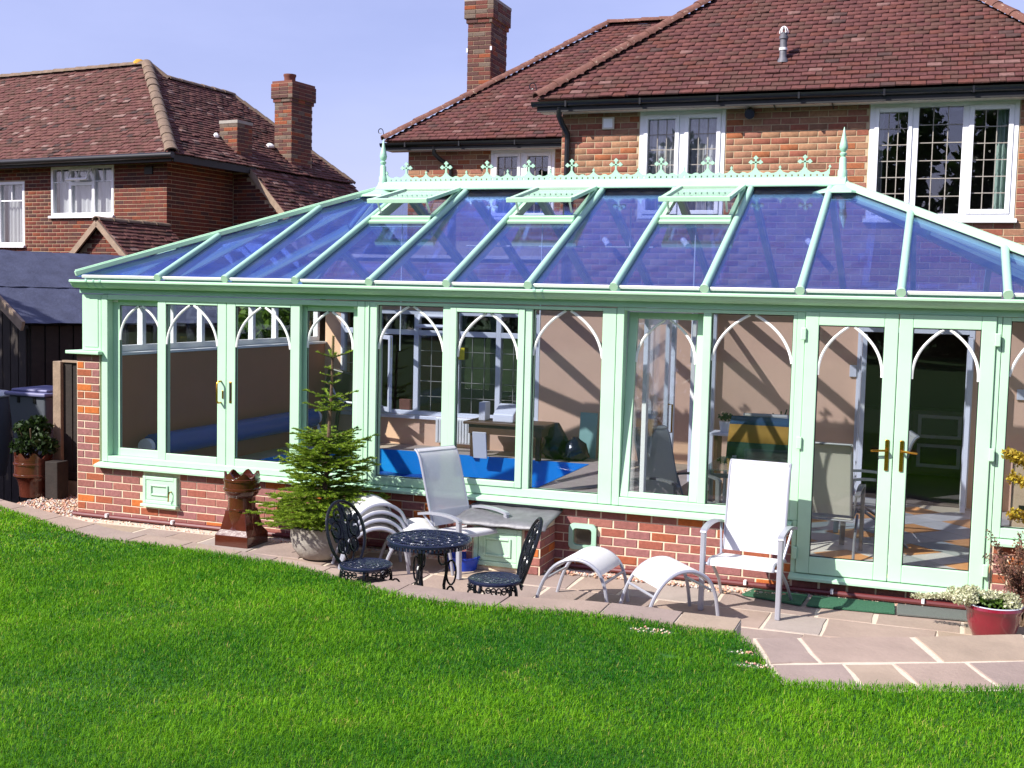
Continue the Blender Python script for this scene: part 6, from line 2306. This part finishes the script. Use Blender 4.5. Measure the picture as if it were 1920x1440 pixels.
# ================================================================== INSIDE THE CONSERVATORY
# dining end: stone tile floor, tile by tile
mb = MB(); mb.box(5.74, .25, -.12, 9.45, 4.68, -.012)
fl = structure(mb.build('conservatory_floor', M['tile_joint']))
TM = [M['tile_grey'], M['tile_rust'], M['tile_slate']]
TS = .40
c45, s45 = math.cos(PI / 4), math.sin(PI / 4)
cache_t = {}
for i in range(-14, 15):
    for j in range(-14, 15):
        cx = 7.6 + (i * c45 - j * s45) * TS
        cy_ = 2.45 + (i * s45 + j * c45) * TS
        if 5.74 + .27 < cx < 9.45 - .27 and .25 + .27 < cy_ < 4.68 - .27:
            k = 1 if (i % 2 == 0 and j % 2 == 0) else random.choice([0, 0, 2])
            if k not in cache_t:
                cache_t[k] = MB().box(-TS / 2 + .004, -TS / 2 + .004, -.01, TS / 2 - .004, TS / 2 - .004, .004).mesh('floor_tile', TM[k])
            ob = bpy.data.objects.new('floor_tile', cache_t[k])
            COL.objects.link(ob)
            ob.parent = fl
            ob.location = (cx, cy_, 0)
            ob.rotation_euler = (0, 0, PI / 4)
# pool end: raised deck round the basin
PZ = .27
mb = MB()
px0, px1, py0, py1 = .66, 4.35, .45, 4.05
mb.box(.29, .25, -.12, px0, 4.68, PZ); mb.box(px1, .25, -.12, 5.735, 4.68, PZ)
mb.box(px0, .25, -.12, px1, py0, PZ); mb.box(px0, py1, -.12, px1, 4.68, PZ)
deck = structure(mb.build('pool_deck', M['coping']))
POOL = thing('swimming_pool', 'blue lined indoor swimming pool sunk in the raised deck', 'swimming pool', (2.6, 2.3, -.7))
mb = MB()
e = .006
mb.add([(px0 + e, py0 + e, -.6), (px1 - e, py0 + e, -.6), (px1 - e, py1 - e, -.6), (px0 + e, py1 - e, -.6), (px0 + e, py0 + e, PZ + .004), (px1 - e, py0 + e, PZ + .004), (px1 - e, py1 - e, PZ + .004), (px0 + e, py1 - e, PZ + .004)],
       [(0, 1, 2, 3), (0, 4, 5, 1), (1, 5, 6, 2), (2, 6, 7, 3), (3, 7, 4, 0)])
mb.build('liner', M['pool_liner'], POOL)
mb = MB(); mb.box(px0 + .01, py0 + .01, -.30, px1 - .01, py1 - .01, -.16)
mb.build('water', M['water'], POOL)
SC_ = thing('pool_cover', 'dark blue bubble cover floating on the left of the pool', 'pool cover', (1.6, 2.3, -.15))
mb = MB()
nx, ny = 16, 20
vs = [(px0 + .03 + 1.7 * i / nx, py0 + .05 + (py1 - py0 - .1) * j / ny, -.02 + .012 * math.sin(i * 1.3) * math.sin(j * .9)) for i in range(nx + 1) for j in range(ny + 1)]
mb.add(vs, [(i * (ny + 1) + j, (i + 1) * (ny + 1) + j, (i + 1) * (ny + 1) + j + 1, i * (ny + 1) + j + 1) for i in range(nx) for j in range(ny)])
mb.build('cover_sheet', M['pool_cover'], SC_, True, angle=180)
RO = thing('cover_roller', 'blue cover rolled on a white framed reel at the left wall', 'cover reel', (.47, 2.3, PZ))
MB().tube([(.47, .62, PZ + .36), (.47, 4.0, PZ + .36)], .13, 16).build('rolled_cover', M['pool_cover'], RO, True, angle=60)
for y in (.52, 4.1):
    MB().tube([(.47, y - .03, PZ + .36), (.47, y + .03, PZ + .36)], .09, 14).build('reel_hub', M['white_plastic'], RO, True, angle=50)
    MB().tube([(.34, y, PZ), (.47, y, PZ + .36), (.60, y, PZ)], .028, 8).build('reel_leg', M['white_plastic'], RO, True)
# glazed partition between pool and dining end
PT = thing('glazed_partition', 'white framed glass partition between pool and dining ends', 'partition', (5.74, 2.4, 0))
mb = MB()
for y in (.26, 1.2, 2.2, 3.3, 4.58):
    mb.box(5.715, y, .0, 5.765, y + .07, 2.24)
mb.box(5.716, .33, 2.18, 5.764, 4.58, 2.24); mb.box(5.716, .33, .0, 5.764, 4.58, .06)
pto = mb.build('partition_frame', M['upvc'], PT, bevel=.004)
for a, b in ((.33, 1.2), (1.27, 2.2), (3.37, 4.58)):
    MB().box(5.737, a, .06, 5.743, b, 2.18).build('pane', M['glass'], PT)
dl = holder('sliding_leaf', PT, (5.80, 1.7, 1))
mb = MB()
for a, b, c, d in ((.75, .84, .06, 2.16), (1.66, 1.75, .06, 2.16), (.84, 1.66, .06, .16), (.84, 1.66, 2.08, 2.16)):
    mb.box(5.778, a, c, 5.82, b, d)
mb.build('leaf_frame', M['upvc'], dl, bevel=.004)
MB().box(5.797, .84, .16, 5.803, 1.66, 2.08).build('leaf_pane', M['glass'], dl)
MB().tube([(5.82, 1.70, 1.0), (5.86, 1.70, 1.0), (5.86, 1.70, 1.28), (5.82, 1.70, 1.28)], .009, 8).build('handle', M['brass'], dl, True)

# radiator, desk, printer, clutter by the far wall
RD = thing('radiator', 'white panel radiator under the pool room window', 'radiator', (2.3, 4.6, PZ))
mb = MB(); mb.box(2.02, 4.60, PZ + .06, 2.72, 4.655, PZ + .40); mb.build('panel', M['radiator'], RD, bevel=.01)
for k in range(16):
    MB().box(2.045 + k * .042, 4.588, PZ + .08, 2.065 + k * .042, 4.599, PZ + .38).build('fin', M['radiator'], RD, bevel=.004)
DK = thing('desk', 'dark oak desk at the far wall of the pool room', 'desk', (3.2, 4.25, PZ))
MB().box(2.70, 3.92, PZ + .42, 3.80, 4.45, PZ + .455).build('desk_top', M['oak'], DK, bevel=.006)
MB().box(2.76, 3.96, PZ + .30, 3.74, 4.42, PZ + .418).build('apron', M['oak'], DK)
for x in (2.78, 3.66):
    for y in (3.98, 4.36):
        MB().box(x, y, PZ, x + .06, y + .06, PZ + .299).build('leg', M['oak'], DK)
PRT = thing('printer', 'white printer on the dark oak desk', 'printer', (3.18, 4.2, PZ + .455))
mb = MB()
mb.add([(3.06, 4.02, PZ + .456), (3.34, 4.02, PZ + .456), (3.34, 4.3, PZ + .456), (3.06, 4.3, PZ + .456), (3.06, 4.04, PZ + .56), (3.34, 4.04, PZ + .56), (3.34, 4.28, PZ + .68), (3.06, 4.28, PZ + .68)],
       [(0, 3, 2, 1), (4, 5, 6, 7), (0, 1, 5, 4), (1, 2, 6, 5), (2, 3, 7, 6), (3, 0, 4, 7)])
mb.build('body', M['white_plastic'], PRT, bevel=.015)
MB().box(3.16, 4.18, PZ + .695, 3.26, 4.2, PZ + .72).build('lid_handle', M['black'], PRT)
tag(MB().box(2.84, 4.1, PZ + .456, 2.93, 4.28, PZ + .69).build('speaker_box', M['white_plastic'], bevel=.008), 'upright white box standing on the oak desk left of the printer', 'box')
tag(MB().obox((2.96, 3.86, PZ + .17), (.09, 0, 0), (0, .012, .003), (0, -.03, .165)).build('cream_panel', M['radiator']), 'cream panel leaning against the front of the oak desk', 'panel')
def bag(label, c, r, h):
    mb = MB()
    prof = [(r * .6, 0), (r, h * .18), (r * 1.02, h * .45), (r * .8, h * .72), (r * .35, h * .9), (r * .2, h)]
    n = 16
    vs = []
    for q, z in prof:
        for j in range(n):
            a = 2 * PI * j / n
            k = 1 + .14 * math.sin(3 * a + z * 30) + .08 * math.sin(7 * a + z * 11)
            vs.append((c[0] + q * k * math.cos(a), c[1] + q * k * math.sin(a), c[2] + z))
    fs = [tuple(range(n))] + [(i * n + j, i * n + (j + 1) % n, (i + 1) * n + (j + 1) % n, (i + 1) * n + j) for i in range(len(prof) - 1) for j in range(n)] + [tuple((len(prof) - 1) * n + j for j in range(n))]
    mb.add(vs, fs)
    tag(mb.build('rubbish_bag', M['bag'], smooth=True, angle=60), label, 'bag', 'black bags by the far wall')
bag('tall shiny black bag at the far wall of the pool room', (3.80, 4.35, PZ), .17, .46)
bag('squat black bag right of the tall shiny one', (4.08, 4.30, PZ), .17, .30)
tag(MB().obox((4.16, 4.60, PZ + .29), (.115, 0, 0), (0, .008, .002), (0, .03, .29)).build('leaning_board', M['jade']), 'sea green board leaning on the peach wall', 'board')
tag(MB().box(.9, 4.40, PZ, 1.12, 4.55, PZ + .10).build('small_machine', M['black_soft'], bevel=.02), 'small dark box on the deck under the pool window', 'box')
tag(MB().box(1.42, 4.72, .74, 1.58, 4.80, .88).build('window_box', M['terracotta'], bevel=.005), 'small orange box on the pool room window ledge', 'box')
# pool vacuum on its pole
VC = thing('pool_vacuum', 'grey wheeled pool vacuum head with a long pole lying on the deck', 'pool vacuum', (4.55, .75, PZ))
MB().tube([(4.40, .55, PZ + .10), (4.52, 1.0, PZ + .10)], .07, 14).build('brush_roller', M['bin'], VC, True, angle=50)
MB().tube([(4.395, .53, PZ + .10), (4.40, .56, PZ + .10)], .085, 18).build('wheel', M['white_plastic'], VC, True, angle=50)
MB().tube([(4.5, .8, PZ + .12), (5.5, 2.9, PZ + .06)], .022, 8).build('pole', M['alu_dark'], VC, True)
HS = thing('coiled_rope', 'pale rope lying in loose coils at the pool edge', 'rope', (4.3, .45, PZ))
mb = MB()
mb.tube([(4.15 + .16 * math.cos(k * .5) + .02 * math.sin(k * 1.7), .42 + .05 * math.sin(k * .5), PZ + .012 + .0015 * k) for k in range(44)], .007, 5)
mb.build('rope', M['curtain'], HS, True)
# exercise machine in the dark corner
TMc = thing('exercise_machine', 'dark exercise machine with pale handrails in the left far corner', 'exercise machine', (.9, 4.35, PZ))
mb = MB(); mb.box(.45, 4.12, PZ, 1.0, 4.62, PZ + .14); mb.build('machine_base', M['black_soft'], TMc, bevel=.02)
mb = MB(); mb.obox((.75, 4.4, PZ + .75), (.28, 0, -.06), (0, .05, 0), (.05, 0, .22)); mb.build('console', M['black'], TMc, bevel=.02)
for s in (4.2, 4.58):
    MB().tube([(.52, s, PZ + .12), (.62, s, PZ + .8)], .03, 8).build('upright', M['black_soft'], TMc, True)
    MB().tube(smooth_pts3 if False else [(.62, s, PZ + .85), (.72, s, PZ + .66), (.85, s, PZ + .58), (1.15, s, PZ + .56)], .018, 8).build('handrail', M['alu'], TMc, True)
# dining table, cloth, chairs and plants
DT = thing('dining_table', 'glass topped dining table behind the tilting window', 'table', (6.75, 1.9, 0))
MB().box(6.25, 1.35, .70, 7.15, 2.35, .712).build('table_top', M['clear_green'], DT, bevel=.003)
for x in (6.32, 7.08):
    for y in (1.45, 2.25):
        MB().tube([(x, y, .005), (x, y, .70)], .02, 8).build('leg', M['alu_dark'], DT, True)
rect_frame(MB(), 6.32, 7.08, .62, .66, .02, 1.44, 1.47).build('table_rail', M['alu_dark'], DT)
def grey_chair(loc, rz, label):
    o = make_recliner(M['sling_grey'], M['alu_dark'], label, 'dining chair', 'grey sling dining chairs', back=.93)
    o.name = 'dining_chair'
    o.location = loc
    o.rotation_euler = (0, 0, math.radians(rz))
    return o
grey_chair((6.05, 1.15, .004), 60, 'grey sling chair folded up behind the tilting window')
grey_chair((7.42, 1.35, .004), 178, 'grey sling chair with its back to the left door')
grey_chair((7.75, 2.15, .004), -80, 'grey sling chair seen side-on through the left door')
bc = grey_chair((6.60, 2.95, .004), 5, 'grey sling chair under the striped blanket')
BL = thing('striped_blanket', 'green and ochre striped blanket draped over a chair back', 'blanket', (6.6, 3.2, .8))
xs2 = np.linspace(6.22, 6.98, 12)
prof = [(2.86, .62), (2.92, .80), (3.04, .98), (3.16, 1.06), (3.26, 1.02), (3.30, .80), (3.31, .60)]
mats_b = [M['blanket_green'], M['blanket_ochre'], M['blanket_blue'], M['blanket_green'], M['blanket_ochre'], M['blanket_green']]
for k in range(6):
    mb = MB()
    (ya, za), (yb, zb) = prof[k], prof[k + 1]
    vs = []
    for x in xs2:
        wv = .012 * math.sin(x * 21)
        vs += [(x, ya + wv, za), (x, yb + wv, zb)]
    mb.add(vs, [(2 * i, 2 * i + 2, 2 * i + 3, 2 * i + 1) for i in range(len(xs2) - 1)])
    o = mb.build('blanket_stripe', mats_b[k], BL, True, angle=180)
    md = o.modifiers.new('solid', 'SOLIDIFY'); md.thickness = .008
SD = thing('side_table', 'narrow white side shelf carrying plant pots near the partition', 'table', (6.2, 4.0, 0))
MB().box(5.86, 3.75, .76, 7.0, 4.15, .785).build('shelf_top', M['upvc'], SD, bevel=.004)
for x in (5.92, 6.92):
    MB().box(x, 3.8, .005, x + .04, 4.1, .759).build('shelf_leg', M['oak'], SD)
for k, (x, s, lab) in enumerate(((6.02, .075, 'white pot with a dark bushy plant left of the blanket'), (6.66, .07, 'white pot with a spiky plant above the blanket'), (6.88, .07, 'white pot with a spiky plant at the right end of the shelf'))):
    pt = thing('plant_pot', lab, 'plant pot', (x, 3.95, .785), 'pots on the side shelf')
    MB().lathe([(s * .75, 0), (s, .12), (s * 1.05, .13), (s * .9, .13), (0, .11)], 14, (x, 3.95, .786)).build('pot', M['white_plastic'], pt, True, angle=40)
    if k == 0:
        cloud_mesh('plant', [leaf_cloud(160, (x, 3.95, .97), (.09, .09, .05), .022)], M['leaf_dark'], pt)
    else:
        mb = MB()
        for q in range(14):
            t = q * 2.4
            mb.bar((x, 3.95, .90), (x + .15 * math.cos(t), 3.95 + .15 * math.sin(t), .98 + .05 * (q % 3)), .016, .003)
        mb.build('plant', M['leaf_dark'], pt)
# carton at the right behind the glass, and the spot lamps on the house wall
CT = thing('tall_carton', 'tall buff carton behind the glass at the right edge', 'carton', (9.15, 1.1, 0))
MB().box(8.98, .9, .005, 9.40, 1.3, 1.05).build('carton_body', M['stone_b'], CT, bevel=.004)
MB().box(9.02, .894, .62, 9.10, .8995, .66).build('printed_mark', M['black'], CT)
for k, x in enumerate((4.35, 5.35, 6.85)):
    SPOT = thing('spot_lamp', ['white spot lamp on the house wall behind the left roof panes', 'white spot lamp on the house wall behind the middle roof panes', 'white spot lamp on the house wall near the right finial'][k], 'spot lamp', (x, 4.69, 3.05), 'spot lamps under the glass roof')
    MB().tube([(x, 4.69, 3.02), (x, 4.55, 3.02)], .012, 8).build('arm', M['white_plastic'], SPOT, True)
    MB().tube([(x - .04, 4.58, 3.06), (x + .05, 4.46, 2.98)], .038, 12).build('lamp_head', M['white_plastic'], SPOT, True)
for k, x in enumerate((3.6, 4.45, 5.2)):
    TL = thing('strip_light', ['white strip light hanging under the first vented roof bay', 'white strip light hanging under the middle of the glass roof', 'white strip light hanging under the third roof bay'][k], 'strip light', (x, 2.4, 3.0), 'strip lights under the glass roof')
    MB().box(x - .26, 2.35, 2.86, x + .26, 2.43, 2.875).build('reflector', M['white_plastic'], TL, bevel=.004)
    MB().tube([(x, 2.39, 2.88), (x, 2.39, 3.30)], .008, 6).build('drop_rod', M['white_plastic'], TL, True)
